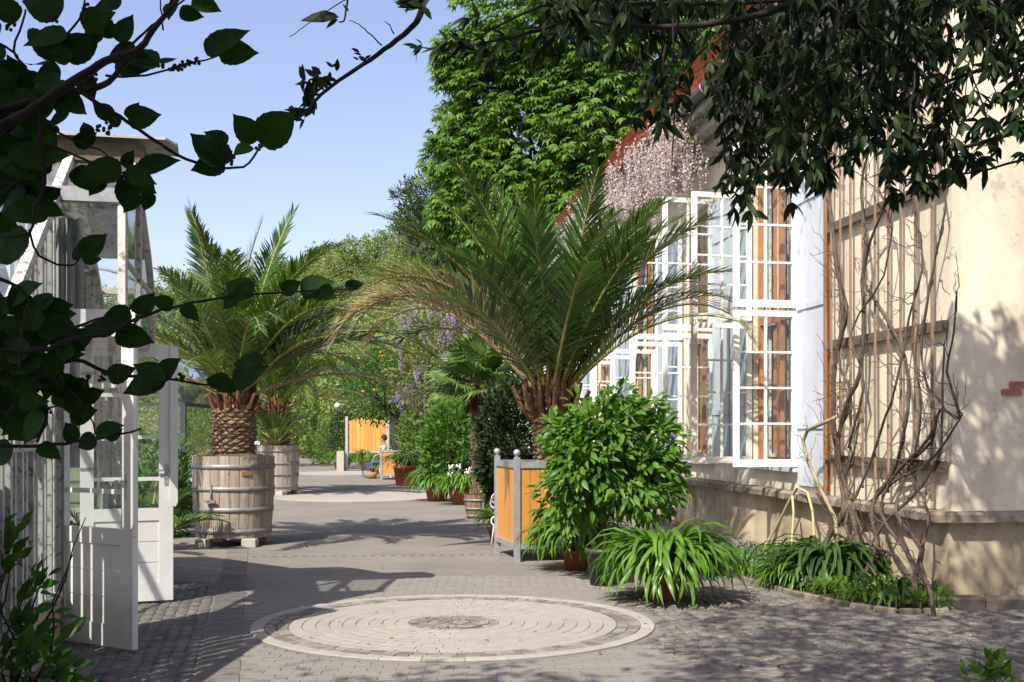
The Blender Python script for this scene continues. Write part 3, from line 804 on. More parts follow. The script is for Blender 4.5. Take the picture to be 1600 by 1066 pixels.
def wander(p0, p1, n=10, amp=.08, sag=0):
    p0 = Vector(p0); p1 = Vector(p1); out = []
    ph = [rnd.uniform(0, 6) for _ in range(4)]; d = p1-p0; L = d.length; a = d.cross(Vector((.3, 1, .2))).normalized(); b_ = d.cross(a).normalized()
    for i in range(n+1):
        t = i/n; w_ = math.sin(PI*t)**.6 if 0 < t < 1 else 0
        out.append(p0+d*t+a*amp*w_*(math.sin(t*7+ph[0])+.5*math.sin(t*17+ph[1]))+b_*amp*.4*w_*math.sin(t*9+ph[2])-Vector((0, 0, sag*math.sin(PI*t))))
    return out
vine = thing('climbing_vine', 'bare old climbing vine with gnarled stems twisting up the trellis', 'vine', tuple(OW(2.3, .3, 0)))
def stem(pts, r0, r1, mat='vine', n=7, name='stem'):
    b = MB(); m = len(pts); b.tube(pts, [1.0*(r0+(r1-r0)*i/(m-1))*rnd.uniform(.82, 1.2) for i in range(m)], n); return b.build(name, mat, vine, True)
def twigs(pts, num, L, r=.006):
    b = MB()
    for _ in range(num):
        p = pts[rnd.randrange(1, len(pts))]; d = U*rnd.uniform(-1, 1)+Zv*rnd.uniform(-.2, 1)+Nn*rnd.uniform(0, .5); d.normalize()
        q = wander(p, p+d*rnd.uniform(.4, 1)*L, 5, .025); b.tube(q, [r, r*.9, r*.8, r*.6, r*.5, r*.4], 4)
        if rnd.random() < .6:
            q2 = wander(q[3], q[3]+(d+Zv*.5+U*rnd.uniform(-.8, .8))*L*.35, 3, .015); b.tube(q2, r*.5, 4)
    return b
def wpx(x, y, n=.3):
    """a point on the plane n metres in front of the wall, seen at photo pixel x,y"""
    k_ = (x-800)/F; q = C0+Nn*n
    Y = (q.x-q.y*(U.x/U.y))/(k_-U.x/U.y); return Vector((k_*Y, Y, EYE-(y-HOR)/F*Y))
stems = [
 ([(1300, 905), (1290, 850), (1318, 800), (1312, 740), (1302, 660), (1305, 570), (1318, 500), (1308, 420), (1300, 350), (1290, 280), (1300, 200), (1290, 120)], .036, .018),
 ([(1345, 915), (1340, 840), (1322, 770), (1310, 700), (1320, 640), (1345, 580), (1350, 500), (1348, 440), (1352, 380), (1345, 300), (1360, 220)], .030, .014),
 ([(1345, 910), (1370, 850), (1362, 790), (1395, 740), (1410, 690), (1418, 640), (1415, 560), (1375, 480), (1350, 440), (1360, 380), (1385, 300), (1375, 200)], .026, .012),
 ([(1440, 935), (1400, 870), (1360, 850), (1330, 790), (1318, 760), (1335, 700), (1345, 640)], .020, .012),
 ([(1415, 930), (1440, 860), (1400, 800), (1420, 730), (1455, 690), (1470, 640), (1500, 655), (1480, 580), (1490, 520), (1495, 455)], .022, .008),
 ([(1430, 940), (1425, 880), (1375, 800), (1400, 740), (1440, 700), (1462, 650), (1440, 560), (1450, 470), (1462, 400), (1478, 320), (1465, 240)], .020, .010),
 ([(1300, 900), (1290, 850), (1315, 800), (1350, 790), (1400, 750), (1440, 730), (1470, 700), (1500, 655)], .020, .010),
 ([(1340, 900), (1380, 820), (1440, 760), (1470, 700), (1472, 600), (1475, 540)], .018, .008),
 ([(1390, 935), (1345, 860), (1320, 820), (1345, 760), (1385, 650), (1400, 600), (1420, 500), (1440, 420), (1430, 330), (1420, 230)], .018, .009),
 ([(1460, 945), (1440, 880), (1450, 800), (1425, 740), (1440, 640), (1425, 540), (1430, 430)], .016, .008),
 ([(1325, 700), (1350, 600), (1330, 520), (1380, 430), (1390, 330), (1340, 270)], .014, .008),
 ([(1305, 690), (1330, 620), (1310, 560), (1325, 480), (1300, 420)], .018, .010),
]
allp = []
for pts, r0, r1 in stems:
    P = []
    for i, (x, y) in enumerate(pts): P.append(wpx(x, y, .16+.05*math.sin(i*1.7+x) if y < 800 else .22+.24*(y-800)/130))
    Q = []
    for i in range(len(P)-1):
        for j in range(3):
            t = j/3; a = P[max(0, i-1)]; b_ = P[i]; c = P[i+1]; d = P[min(len(P)-1, i+2)]
            Q.append(.5*((2*b_)+(c-a)*t+(2*a-5*b_+4*c-d)*t*t+(3*b_-a-3*c+d)*t**3)+Vector((rnd.uniform(-1, 1), rnd.uniform(-1, 1), rnd.uniform(-1, 1)))*.008)
    Q.append(P[-1]); Q[0].z = min(Q[0].z, .0) if pts[0][1] > 890 else Q[0].z
    stem(Q, r0, r1); allp.append(Q)
for Q in allp: twigs(Q, 16, .5).build('twigs', 'vine', vine)['kind'] = 'stuff'
# the pale hooked stem reaching over to the shutter
Q = [wpx(*p, .34) for p in ((1310, 860), (1305, 810), (1285, 770), (1262, 720), (1255, 690), (1262, 672), (1285, 662), (1310, 650))]
stem(Q, .024, .018, 'vine_pale')
twigs(Q, 16, .5, .005).build('twigs', 'vine', vine)['kind'] = 'stuff'
# tangle beneath the cornice with a few red shoots
Q = [wpx(*p, .34) for p in ((1300, 200), (1270, 190), (1240, 215), (1200, 200), (1170, 215), (1130, 240), (1090, 250), (1060, 260))]
stem(Q, .016, .008); b = twigs(Q, 60, .65, .008); b.build('twigs', 'vine', vine)['kind'] = 'stuff'
Q2 = [wpx(*p, .34) for p in ((1250, 250), (1210, 165), (1150, 170), (1110, 180))]; stem(Q2, .012, .006); twigs(Q2, 24, .5, .006).build('twigs', 'vine', vine)['kind'] = 'stuff'
b = MB()
for i in range(60):
    p = rnd.choice(Q2+Q[:5])+Vector((rnd.uniform(-.3, .3), rnd.uniform(-.3, .3), rnd.uniform(-.1, .35))); b.ball(p, .02, 5, 3, (1, 1, 1.6))
o = b.build('red_buds', 'terracotta', vine); o['kind'] = 'stuff'
# hose looped over the ledge
hz = MB(); hz.tube([wpx(*p, n_) for p, n_ in (((1180, 868), .6), ((1190, 862), .35), ((1215, 820), .28), ((1235, 780), .24), ((1246, 762), .22), ((1262, 770), .24), ((1270, 800), .24), ((1272, 840), .22), ((1272, 880), .3))], .018, 7)
hz.tube([wpx(*p, n_) for p, n_ in (((1238, 775), .26), ((1240, 800), .28), ((1237, 850), .3), ((1232, 880), .4))], .016, 7)
hz.tube([wpx(1180, 868, .6), px(1150, 872, 15.2)+Zv*.0, px(1130, 866, 15.8), px(1118, 860, 16)], .018, 7)
for i in range(len(hz.v)):
    if hz.v[i][2] < .012: hz.v[i] = (hz.v[i][0], hz.v[i][1], .012)
tag(hz.build('garden_hose', 'hose', None, True), 'pale yellow garden hose looped over the stone ledge below the window', 'hose')

# ================================================================== GREENHOUSE
G0 = Vector((-3.6, 9.35, 0)); GS = Vector((-.2111, .9775, 0)); GN = Vector((.9775, .2111, 0))
def GW(s, n, z): return G0+GS*s+GN*n+Zv*z
GAX = (GS, GN, Zv)
gh = thing('greenhouse', 'old white timber greenhouse with sloping glass and double doors standing open', 'greenhouse', tuple(G0))
RS, RZ = .72, 4.02; SL = .60; S0, S1 = -4.8, 5.4
def gz(s): return RZ-SL*abs(s-RS)
def gbox(b, s0, s1, n0, n1, z0, z1): return b.box(GW((s0+s1)/2, (n0+n1)/2, (z0+z1)/2), (s1-s0, n1-n0, z1-z0), GAX)
b = MB(); gbox(b, S0, -.1, -.1, .06, 0, .36); gbox(b, 2.0, S1, -.1, .06, 0, .36); gbox(b, S0, S1, -6, -5.9, 0, .5); b.build('base_wall', 'plinth', gh)
# upright bars, panes and sliding pieces of the path-side wall
s = S0; i = 0
while s < S1:
    if not (-.12 < s < 2.0):
        b = MB(); w_ = .055 if i % 3 else .085
        gbox(b, s-w_/2, s+w_/2, -.045, .03+.01*(i % 2), .36, gz(s)-.05); b.build('bar', 'old_white', gh)
        if -.3 < s+.17 < 2.0: pass
        else:
            q = MB(); q.add([GW(s+w_/2, 0, .36), GW(s+.19, 0, .36), GW(s+.19, 0, gz(s+.19)-.05), GW(s+w_/2, 0, gz(s)-.05)], [(0, 1, 2, 3)]); q.build('pane', 'dirty_glass', gh)
    s += .19; i += 1
b = MB(); gbox(b, S0, -.12, -.05, .075, .36, .42); gbox(b, S0, -.12, -.02, .055, 1.52, 1.57); b.build('sill', 'old_white', gh)
for (a, c) in ((S0, RS), (S1, RS)):
    b = MB(); b.bar(GW(a, .02, gz(a)), GW(c, .02, gz(c)), .07, .09); b.build('rake_board', 'old_white', gh)
# near roof slope: glass between rafters, runs away to the left
for j in range(9):
    n_ = -.75*j-.75
    b = MB(); b.bar(GW(S0, n_, gz(S0)), GW(RS, n_, RZ), .045, .06); b.build('rafter', 'old_white', gh)
for j in range(9):
    for kk in range(4):
        sa_ = S0+(RS-S0)*kk/4; sb_ = S0+(RS-S0)*(kk+1)/4; na = -.75*j-.02; nb = na-.71; lift = .012*(3-kk)*0+.006*kk
        b = MB(); b.add([GW(sa_, na, gz(sa_)+.0+.012), GW(sb_+.03, na, gz(sb_+.03)+.0), GW(sb_+.03, nb, gz(sb_+.03)+.0), GW(sa_, nb, gz(sa_)+.012)], [(0, 1, 2, 3)]); b.build('roof_pane', 'roof_glass', gh)
    b = MB(); na = -.75*j-.02; b.add([GW(RS, na, RZ), GW(S1, na, gz(S1)), GW(S1, na-.71, gz(S1)), GW(RS, na-.71, RZ)], [(0, 1, 2, 3)]); b.build('roof_pane', 'roof_glass', gh)
b = MB(); b.bar(GW(S0+1.6, -6.5, gz(S0+1.6)+.03), GW(S0+1.6, 0, gz(S0+1.6)+.03), .05, .05); b.build('purlin', 'old_white', gh)
# ridge cap of sheet metal jutting over the doors
b = MB(); vs = []
nseg = 8
for n_ in (-6.6, .80, .88):
    for i in range(nseg+1):
        t = i/nseg*2-1; rr_ = .30 if n_ < .85 else .20
        vs.append(GW(RS+t*rr_, n_, RZ+.15-.05*t*t-(0 if n_ < .85 else .03)))
k = nseg+1
fs = [(r_*k+i, r_*k+i+1, (r_+1)*k+i+1, (r_+1)*k+i) for r_ in range(2) for i in range(nseg)]
nv = len(vs); vs2 = [v-Zv*.02 for v in vs]; vs += vs2
fs += [(nv+r_*k+i, nv+(r_+1)*k+i, nv+(r_+1)*k+i+1, nv+r_*k+i+1) for r_ in range(2) for i in range(nseg)]
for r_ in range(2):
    for i in (0, nseg): fs.append((r_*k+i, (r_+1)*k+i, nv+(r_+1)*k+i, nv+r_*k+i))
for i in range(nseg): fs.append((2*k+i, 2*k+i+1, nv+2*k+i+1, nv+2*k+i))
b.add(vs, fs); b.build('ridge_cap', 'cap_metal', gh)
b = MB(); gbox(b, RS-.20, RS+.20, -6.4, .62, RZ-.10, RZ+.05); b.build('ridge_beam', 'rail', gh)
# glazed box over the doorway
VN = .52; A0_, A1_, B0_, B1_ = -.17, RS, 1.55, 2.45
prof = [(A0_, 2.50), (A0_, 3.47), (A1_, RZ-.02), (2.05, 3.35), (B1_, 3.05), (B1_, 2.50)]
gb = MB()
for (p, q) in zip(prof, prof[1:]+prof[:1]):
    gb.bar(GW(p[0], VN, p[1]), GW(q[0], VN, q[1]), .06, .06)
gb.build('box_frame', 'old_white', gh)
for (sx_, z_) in prof[:-1]:
    b = MB(); b.bar(GW(sx_, -.25, z_), GW(sx_, VN-.03, z_), .06, .06); b.build('box_bar', 'old_white', gh)
b = MB(); b.bar(GW(A0_, -.08, 2.5), GW(A0_, -.08, 3.47), .06, .05); b.build('box_bar', 'old_white', gh)
b = MB(); b.bar(GW(A0_+.01, -.06, 3.50), GW(A0_+.01, VN+.03, 3.50), .10, .11); b.build('metal_flashing', 'galv', gh)
b = MB(); b.bar(GW(1.1, VN, 2.5), GW(1.1, VN, 3.78), .05, .05); b.bar(GW(A0_, VN, 3.02), GW(B1_, VN, 3.02), .035, .03); b.build('box_bar', 'old_white', gh)
def gpane(pts, mat='dirty_glass'):
    b = MB(); b.add(pts, [tuple(range(len(pts)))]); b.build('pane', mat, gh)
gpane([GW(A0_, -.05, 2.53), GW(A0_, VN-.03, 2.53), GW(A0_, VN-.03, 3.44), GW(A0_, -.05, 3.44)])
gpane([GW(A0_, -.22, 3.49), GW(A0_, VN-.03, 3.49), GW(RS, VN-.03, RZ-.02), GW(RS, -.22, RZ-.02)], 'roof_glass')
gpane([GW(A0_, VN, 2.53), GW(B1_, VN, 2.53), GW(B1_, VN, 3.05), GW(2.05, VN, 3.35), GW(RS, VN, RZ-.04), GW(A0_, VN, 3.46)])
gpane([GW(B1_, -.05, 2.53), GW(B1_, VN-.03, 2.53), GW(B1_, VN-.03, 3.02), GW(B1_, -.05, 3.02)])
gpane([GW(RS+.02, -.22, RZ-.02), GW(RS+.02, VN-.03, RZ-.02), GW(2.05, VN-.03, 3.36), GW(2.05, -.22, 3.36)], 'roof_glass')
b = MB(); gbox(b, A0_-.02, B1_, -.06, VN+.02, 2.42, 2.49); b.build('door_head', 'old_white', gh)
b = MB(); gbox(b, A0_-.09, A0_-.03, .05, VN+.10, 2.47, 2.60); b.build('white_ledge', 'white_paint', gh)
for s_ in (-.10, 1.97):
    b = MB(); gbox(b, s_-.05, s_+.05, -.06, .06, 0, 2.42); b.build('door_post', 'old_white', gh)
def gdoor(name, h, f, flip):
    h = Vector((h[0], h[1], 0)); f = Vector((f[0], f[1], 0)); d = f-h; L = d.length; d.normalize(); a = Vector((-d.y, d.x, 0)); ax = (d, a, Zv); t = .05
    b = MB(); zb, zt = .03, 2.49
    for (x0, x1) in ((0, .12), (L-.13, L)): b.box(h+d*((x0+x1)/2)+Zv*((zb+zt)/2), (x1-x0, t, zt-zb), ax)
    for (q0, q1) in ((zb, zb+.17), (.80, .92), (zt-.12, zt)): b.box(h+d*(L/2-.005)+Zv*((q0+q1)/2), (L-.25, t, q1-q0), ax)
    dr = b.build(name, 'white_paint', gh)
    for j in range(3):
        z0 = .20+j*.20; b = MB(); b.box(h+d*(L/2-.005)+Zv*(z0+.099), (L-.25, .028, .194), ax); b.build('door_board', 'white_paint', dr)
    for z in (1.20, 1.60, 2.0):
        b = MB(); b.box(h+d*(L/2-.005)+Zv*z, (L-.25, .04, .035), ax); b.build('glazing_bar', 'white_paint', dr)
    zs = [.92, 1.20, 1.60, 2.0, 2.37]
    for z0, z1 in zip(zs, zs[1:]):
        b = MB(); b.add([h+d*.12+Zv*z0, h+d*(L-.13)+Zv*z0, h+d*(L-.13)+Zv*z1, h+d*.12+Zv*z1], [(0, 1, 2, 3)]); b.build('pane', 'glass', dr)
    # cover strip with a rounded foot on the free edge
    b = MB(); sgn = 1 if flip else -1
    pts = [(.0, 2.47), (.0, .98), (.02, .94), (.05, .93), (.07, .97), (.075, 2.47)]
    vs = [h+d*(L-.03+x)+a*sgn*.03+Zv*z for x, z in pts]+[h+d*(L-.03+x)+a*sgn*.052+Zv*z for x, z in pts]
    m = len(pts); b.add(vs, [tuple(range(m)), tuple(range(2*m-1, m-1, -1))]+[(i, (i+1) % m, m+(i+1) % m, m+i) for i in range(m)]); b.build('cover_strip', 'white_paint', dr)
    b = MB(); b.box(h+d*(L-.065)+a*(-.03)+Zv*1.24, (.035, .006, .20), ax); b.box(h+d*(L-.10)+a*(-.055)+Zv*1.28, (.12, .014, .018), ax); b.tube([h+d*(L-.055)+a*(-.055)+Zv*1.28, h+d*(L-.055)+a*(-.02)+Zv*1.28], .01, 6); b.build('handle', 'galv', dr)
    for z in (.4, 1.3, 2.2):
        b = MB(); b.box(h+d*.06+a*(-.027)+Zv*z, (.12, .006, .03), ax); b.build('hinge', 'galv', dr)
    return dr
gdoor('door', (-3.58, 9.33), (-2.80, 8.80), False)
gdoor('door', (-4.06, 11.13), (-3.28, 11.45), False)
# grey shade cloth hanging inside
b = MB(); vs = []; fs = []; ns = 120
for i in range(ns+1):
    s_ = S0+.1+(-1.5-S0-.1)*i/ns; off = -.35+.05*math.sin(i*1.35)+.03*math.sin(i*.5)
    vs += [GW(s_, off, .42), GW(s_, off, min(gz(s_)-.25, 3.2))]
for i in range(ns): fs.append((2*i, 2*i+2, 2*i+3, 2*i+1))
b.add(vs, fs); b.build('shade_cloth', 'curtain', gh, True)
b = MB(); vs = []; fs = []
for i in range(31):
    n_ = -.35+.55*i/30; off = .05+.04*math.sin(i*1.5)
    vs += [GW(off, n_, 2.54), GW(off, n_, 3.35)]
for i in range(30): fs.append((2*i, 2*i+2, 2*i+3, 2*i+1))
b.add(vs, fs); b.build('shade_cloth', 'curtain', gh, True)
b = MB(); gbox(b, S0, S1, -6.0, -.1, .003, .02); b.build('inner_floor', 'joint', gh)
# ================================================================== TUBS
def make_tub(name='barrel_planter'):
    t = thing(name, '', 'barrel planter', (0, 0, 0))
    def rad(z):     # outer radius, tapering down with a slight belly
        q = (z-.13)/1.17; return .535+.055*q+.018*math.sin(PI*q)
    n = 26; meshes = []
    for i in range(n):
        a0 = 2*PI*i/n; a1 = 2*PI*(i+1)/n; g = .004/.58; zt = 1.30+rnd.uniform(-.012, .008); zb = .125+rnd.uniform(-.004, .004)
        b = MB(); vs = []; lv = [zb, .42, .72, 1.02, zt]
        ro = rnd.uniform(-.003, .003)
        for z in lv:
            for (r_, a) in ((rad(z)+ro, a0+g), (rad(z)+ro+.003, (a0+a1)/2), (rad(z)+ro, a1-g), (rad(z)-.04, a1-g), (rad(z)-.04, a0+g)):
                vs.append((r_*math.cos(a), r_*math.sin(a), z))
        fs = []
        for l in range(4):
            for k in range(5): fs.append((l*5+k, l*5+(k+1) % 5, (l+1)*5+(k+1) % 5, (l+1)*5+k))
        fs += [(20, 21, 22, 23, 24), (4, 3, 2, 1, 0)]
        b.add(vs, fs); b.build('stave', 'stave', t)
    for z in (.22, .53, .83, 1.15):
        b = MB(); b.lathe([(rad(z-.034)+.002, z-.034), (rad(z-.034)+.012, z-.033), (rad(z+.034)+.012, z+.033), (rad(z+.034)+.002, z+.034)], (0, 0, 0), 52); b.build('hoop', 'hoop', t, True)
        for a in (R(-100), R(20)):
            b = MB(); b.ball(((rad(z)+.013)*math.cos(a), (rad(z)+.013)*math.sin(a), z), .009, 5, 4); b.build('rivet', 'hoop', t)
    b = MB(); b.lathe([(.50, .14), (.001, .14)], (0, 0, 0), 24); b.build('bottom', 'stave_dark', t)
    # heaped soil
    b = MB(); vs = []; fs = []; nr_, na = 9, 40
    for j in range(nr_+1):
        for i in range(na):
            a = 2*PI*i/na; r_ = .555*j/nr_; z = 1.275+.085*(1-(j/nr_)**2)+(rnd.uniform(-.012, .014) if j < nr_ else 0)
            vs.append((r_*math.cos(a), r_*math.sin(a), z))
    for j in range(nr_):
        for i in range(na): fs.append((j*na+i, j*na+(i+1) % na, (j+1)*na+(i+1) % na, (j+1)*na+i))
    b.add(vs, fs); b.build('soil', 'soil', t)
    for (x, y) in ((-.33, -.40), (.33, -.40), (.33, .40), (-.33, .40)):
        b = MB(); b.cbox((x, y, .062), (.20, .24, .118), .015); b.build('foot', 'stone_block', t)
    # forged handle on the front-left
    a = R(-90-18); r_ = rad(.75)+.02; ax = (Vector((-math.sin(a), math.cos(a), 0)), Vector((math.cos(a), math.sin(a), 0)), Zv)
    c = Vector((r_*math.cos(a), r_*math.sin(a), 0))
    b = MB(); b.box(c+Zv*.80, (.022, .02, .20), ax); b.box(c+ax[1]*.03+Zv*.66, (.17, .03, .035), ax); b.tube([c+Zv*.78+ax[1]*.01, c+Zv*.66+ax[1]*.03], .012, 6); b.build('handle', 'hoop', t)
    a = R(-90+30); r_ = rad(1.02)+.012; ax = (Vector((-math.sin(a), math.cos(a), 0)), Vector((math.cos(a), math.sin(a), 0)), Zv)
    b = MB(); b.box(Vector((r_*math.cos(a), r_*math.sin(a), 1.055)), (.13, .008, .06), ax); b.build('nameplate', 'brass', t)
    return t
tub = make_tub(); tub.location = (-4.09, 17.4, 0); tub['group'] = 'big barrel planters'
tub['label'] = 'large weathered barrel planter with soil heap, brass plate and handle, nearest on the left'
tub2 = copy_tree(tub); tub2.location = (-6.22, 31.3, 0); tub2.rotation_euler.z = 1.1
tub2['label'] = 'pale barrel planter standing behind the nearest barrel, half hidden by it'

# ---- planter crates of larch in steel frames
def make_crate(w=1.15, top=1.27):
    t = thing('steel_planter', '', 'planter', (0, 0, 0)); h = w/2; p = .07
    for (x, y) in ((-h, -h), (h, -h), (h, h), (-h, h)):
        b = MB(); b.box((x, y, (top+.06)/2), (p, p, top+.06)); po = b.build('post', 'galv', t)
        b = MB(); b.lathe([(.02, top+.06), (.02, top+.075)], (x, y, 0), 10); b.ball((x, y, top+.115), .047, 14, 9); b.build('ball_finial', 'galv', po, True)
    for (zc, hh) in ((top-.04, .08), (.20, .07)):
        for (x, y, dx, dy) in ((0, -h, w-p, .05), (0, h, w-p, .05), (-h, 0, .05, w-p), (h, 0, .05, w-p)):
            b = MB(); b.box((x, y, zc), (dx, dy, hh)); b.build('rail', 'galv', t)
    n = 8; ww = (w-p)/n
    for side in range(4):
        rot_ = Matrix.Rotation(side*PI/2, 4, 'Z')
        for i in range(n):
            b = MB(); b.box((-h+p/2+ww*(i+.5), -h+.005, (.235+top-.08)/2), (ww-.006, .022, top-.08-.235))
            b.v = [tuple(rot_ @ Vector(v)) for v in b.v]; b.build('board', 'orange_wood', t)
    b = MB(); b.box((0, 0, .20), (w-.08, w-.08, .03)); b.build('bottom', 'galv', t)
    b = MB(); b.box((0, 0, top-.09), (w-.08, w-.08, .05)); b.build('soil', 'soil', t)
    return t
crate = make_crate(); crate.location = (.49, 15.70, 0); crate.rotation_euler.z = R(13.3); crate['group'] = 'steel framed planters'
crate['label'] = 'large orange wooden planter with steel frame and ball finials holding the tallest palm'
crate2 = copy_tree(crate); crate2.location = (-4.05, 41.4, 0); crate2.rotation_euler.z = R(8); crate2.scale = (.92, .92, .80)
crate2['label'] = 'small far orange planter with steel frame in front of the seated person'

# ================================================================== PALMS
def frond_meshes(L, e0, droop, mat, mat_st, width=.52, n=60, vee=.35, seedv=0, missing=0, ex=1.9):
    """feather leaf from the origin along +X, rising at e0 degrees and drooping"""
    r_ = random.Random(seedv); N_ = 22; pts = [Vector((0, 0, 0))]; tang = []
    el = R(e0); side = r_.uniform(-.25, .25)
    for i in range(N_):
        t = (i+.5)/N_; a = el-R(droop)*t**ex; az = side*t*t
        d = Vector((math.cos(a)*math.cos(az), math.cos(a)*math.sin(az), math.sin(a))); tang.append(d); pts.append(pts[-1]+d*(L/N_))
    b = MB(); b.tube(pts, [.024*(1-i/(N_+1))**.8+.003 for i in range(N_+1)], 5)
    rach = b.mesh('frond', mat_st, True)
    V = []; T = []
    for i in range(n):
        t = .14+.86*(i+.5)/n
        if r_.random() < missing: continue
        k = min(N_-1, int(t*N_)); f = t*N_-k; P = pts[k].lerp(pts[k+1], f); d = tang[k]
        sd = d.cross(Zv).normalized(); up = sd.cross(d).normalized()
        for sgn in (-1, 1):
            ll = width*(math.sin(PI*min(1, (t*.93+.07)))**.55)*(1.0 if t > .25 else t/.25)*r_.uniform(.88, 1.06)
            if t > .9: ll = max(ll, width*.45)
            fw = R(62-38*t)+r_.uniform(-.09, .09); v_ = vee+r_.uniform(-.2, .2)
            dd = (d*math.cos(fw)+(sd*sgn*math.cos(v_)+up*math.sin(v_))*math.sin(fw)).normalized()
            w = .0138*r_.uniform(.75, 1.3)*(1.25 if ll > width*.6 else 1)
            wv = dd.cross(up).normalized()*w
            sag = Vector((0, 0, -ll*r_.uniform(.06, .24)))
            m = P+dd*ll*.45+sag*.15; e = P+dd*ll+sag
            k0 = len(V); lift = up*.006
            V += [P-wv*.4, P+wv*.4, m+wv, m-wv, e]
            T += [(k0, k0+1, k0+2), (k0, k0+2, k0+3), (k0+3, k0+2, k0+4)]
    me = bpy.data.meshes.new('leaflets'); me.from_pydata([tuple(v) for v in V], [], T); me.materials.append(M[mat])
    return rach, me

def add_frond(palm, base, az, fm, roll=0, tilt=0, scale=1):
    m = Matrix.Translation(Vector(base)) @ Matrix.Rotation(az, 4, 'Z') @ Matrix.Rotation(-tilt, 4, 'Y') @ Matrix.Rotation(roll, 4, 'X') @ Matrix.Scale(scale, 4)
    f = place('frond', fm[0], m, palm); l = link('leaflets', fm[1], f); l['kind'] = 'stuff'; return f

def boots(palm, c, r0, r1, z0, z1, n, L=.2, out=.5):
    """cut leaf bases round the crown shaft"""
    me = []
    for k in range(3):
        q = MB(); q.tube([(0, 0, 0), (L*.5, 0, L*.35), (L, 0, L*(.95+rnd.uniform(-.1, .3)))], [.045, .034, .022], 5); me.append(q.mesh('leaf_base', 'palm_boot'))
    for i in range(n):
        t = i/n; z = z0+(z1-z0)*t; r_ = r0+(r1-r0)*t; a = i*2.39996
        m = Matrix.Translation((c[0]+r_*math.cos(a), c[1]+r_*math.sin(a), z)) @ Matrix.Rotation(a, 4, 'Z') @ Matrix.Rotation(-R(10+45*t)+rnd.uniform(-.2, .2), 4, 'Y') @ Matrix.Scale(rnd.uniform(.8, 1.25), 4)
        place('leaf_base', me[i % 3], m, palm)

def scaly_trunk(palm, c, prof, rows, per):
    """prof: radius at z; diamond scars laid round the stem"""
    b = MB(); b.lathe([(prof(z)*.93, z) for z in np.linspace(rows[0]-.1, rows[1]+.1, 12)], c, 20); b.build('trunk', 'palm_trunk', palm, True)
    me = []
    for k in range(3):
        q = MB(); hw, hh, dp = .085, .045, .035
        q.add([(0, -hw, 0), (0, 0, -hh*.6), (0, hw, 0), (0, 0, hh), (dp, -hw*.55, hh*.25), (dp*1.2, hw*.05, -hh*.2), (dp, hw*.55, hh*.3), (dp*.6, 0, hh*.8)],
              [(0, 1, 5, 4), (1, 2, 6, 5), (2, 3, 7, 6), (3, 0, 4, 7), (4, 5, 6, 7)])
        q.v = [(x, y+rnd.uniform(-.006, .006), z+rnd.uniform(-.006, .006)) for x, y, z in q.v]; me.append(q.mesh('trunk_scar', 'palm_trunk'))
    z = rows[0]; j = 0
    while z < rows[1]:
        for i in range(per):
            a = 2*PI*(i+(.5 if j % 2 else 0))/per; r_ = prof(z)
            m = Matrix.Translation((c[0]+r_*.965*math.cos(a), c[1]+r_*.965*math.sin(a), z+rnd.uniform(-.012, .012))) @ Matrix.Rotation(a, 4, 'Z') @ Euler((rnd.uniform(-.22, .22), rnd.uniform(-.35, .15), rnd.uniform(-.15, .15))).to_matrix().to_4x4() @ Matrix.Scale(rnd.uniform(.85, 1.25), 4)
            place('trunk_scar', me[rnd.randrange(3)], m, palm)
        z += .052; j += 1

# --- left palm in the barrel
pl = thing('date_palm', 'feathery date palm with a scaly brown trunk in the nearest barrel', 'palm', (-4.09, 17.4, 1.33), 'date palms in tubs')
c = Vector((-4.09, 17.4, 0))
scaly_trunk(pl, c, lambda z: .265+.04*math.sin(PI*min(1, max(0, (z-1.25)/.8))), (1.36, 1.95), 13)
boots(pl, c, .24, .12, 1.92, 2.28, 60, .19)
VL = {}
def variants(key, specs):
    VL[key] = [frond_meshes(*s[:3], s[3], s[4], **(s[5] if len(s) > 5 else {}), seedv=i*7+len(key)) for i, s in enumerate(specs)]
variants('left', [(2.6, 82, 18, 'frond', 'rachis'), (2.7, 72, 45, 'frond', 'rachis'), (2.7, 62, 62, 'frond_olive', 'rachis'), (2.8, 46, 85, 'frond_olive', 'rachis'),
                  (2.8, 34, 80, 'frond_olive', 'rachis'), (2.7, 24, 75, 'frond_half', 'rachis_dry'), (2.6, 55, 90, 'frond_olive', 'rachis', dict(width=.5))])
def crown(palm, c, key, groups, jitter=.12, r_=.1, scale=1):
    """groups: (variant index, count, base height)"""
    g = rnd.uniform(0, 6)
    for vi, cnt, z in groups:
        for i in range(cnt):
            g += 2.39996+rnd.uniform(-.2, .2)
            add_frond(palm, (c[0]+r_*math.cos(g), c[1]+r_*math.sin(g), z+rnd.uniform(-.05, .05)), g, VL[key][vi], rnd.uniform(-.25, .25), rnd.uniform(-jitter, jitter), scale*rnd.uniform(.88, 1.06))
crown(pl, c, 'left', [(0, 3, 2.35), (1, 3, 2.3), (6, 4, 2.28), (2, 5, 2.25), (3, 5, 2.2), (4, 5, 2.14), (5, 3, 2.1)])
# the two tall fronds standing out against the sky
add_frond(pl, (c.x, c.y, 2.35), PI+.35, VL['left'][0], .2, .02, 1.0); add_frond(pl, (c.x, c.y, 2.35), .3, VL['left'][0], 0, .08, .95)
# long right-hand fronds
for a_, vi in ((-.25, 6), (.15, 2), (-.6, 3), (.5, 6), (0, 3), (-.1, 4), (.3, 4), (-.4, 2), (PI-.2, 3), (PI+.5, 4), (-1.2, 2), (-1.7, 3), (1.2, 2)): add_frond(pl, (c.x+.1, c.y, 2.25), a_, VL['left'][vi], rnd.uniform(-.2, .2), .05, rnd.uniform(1.02, 1.2))

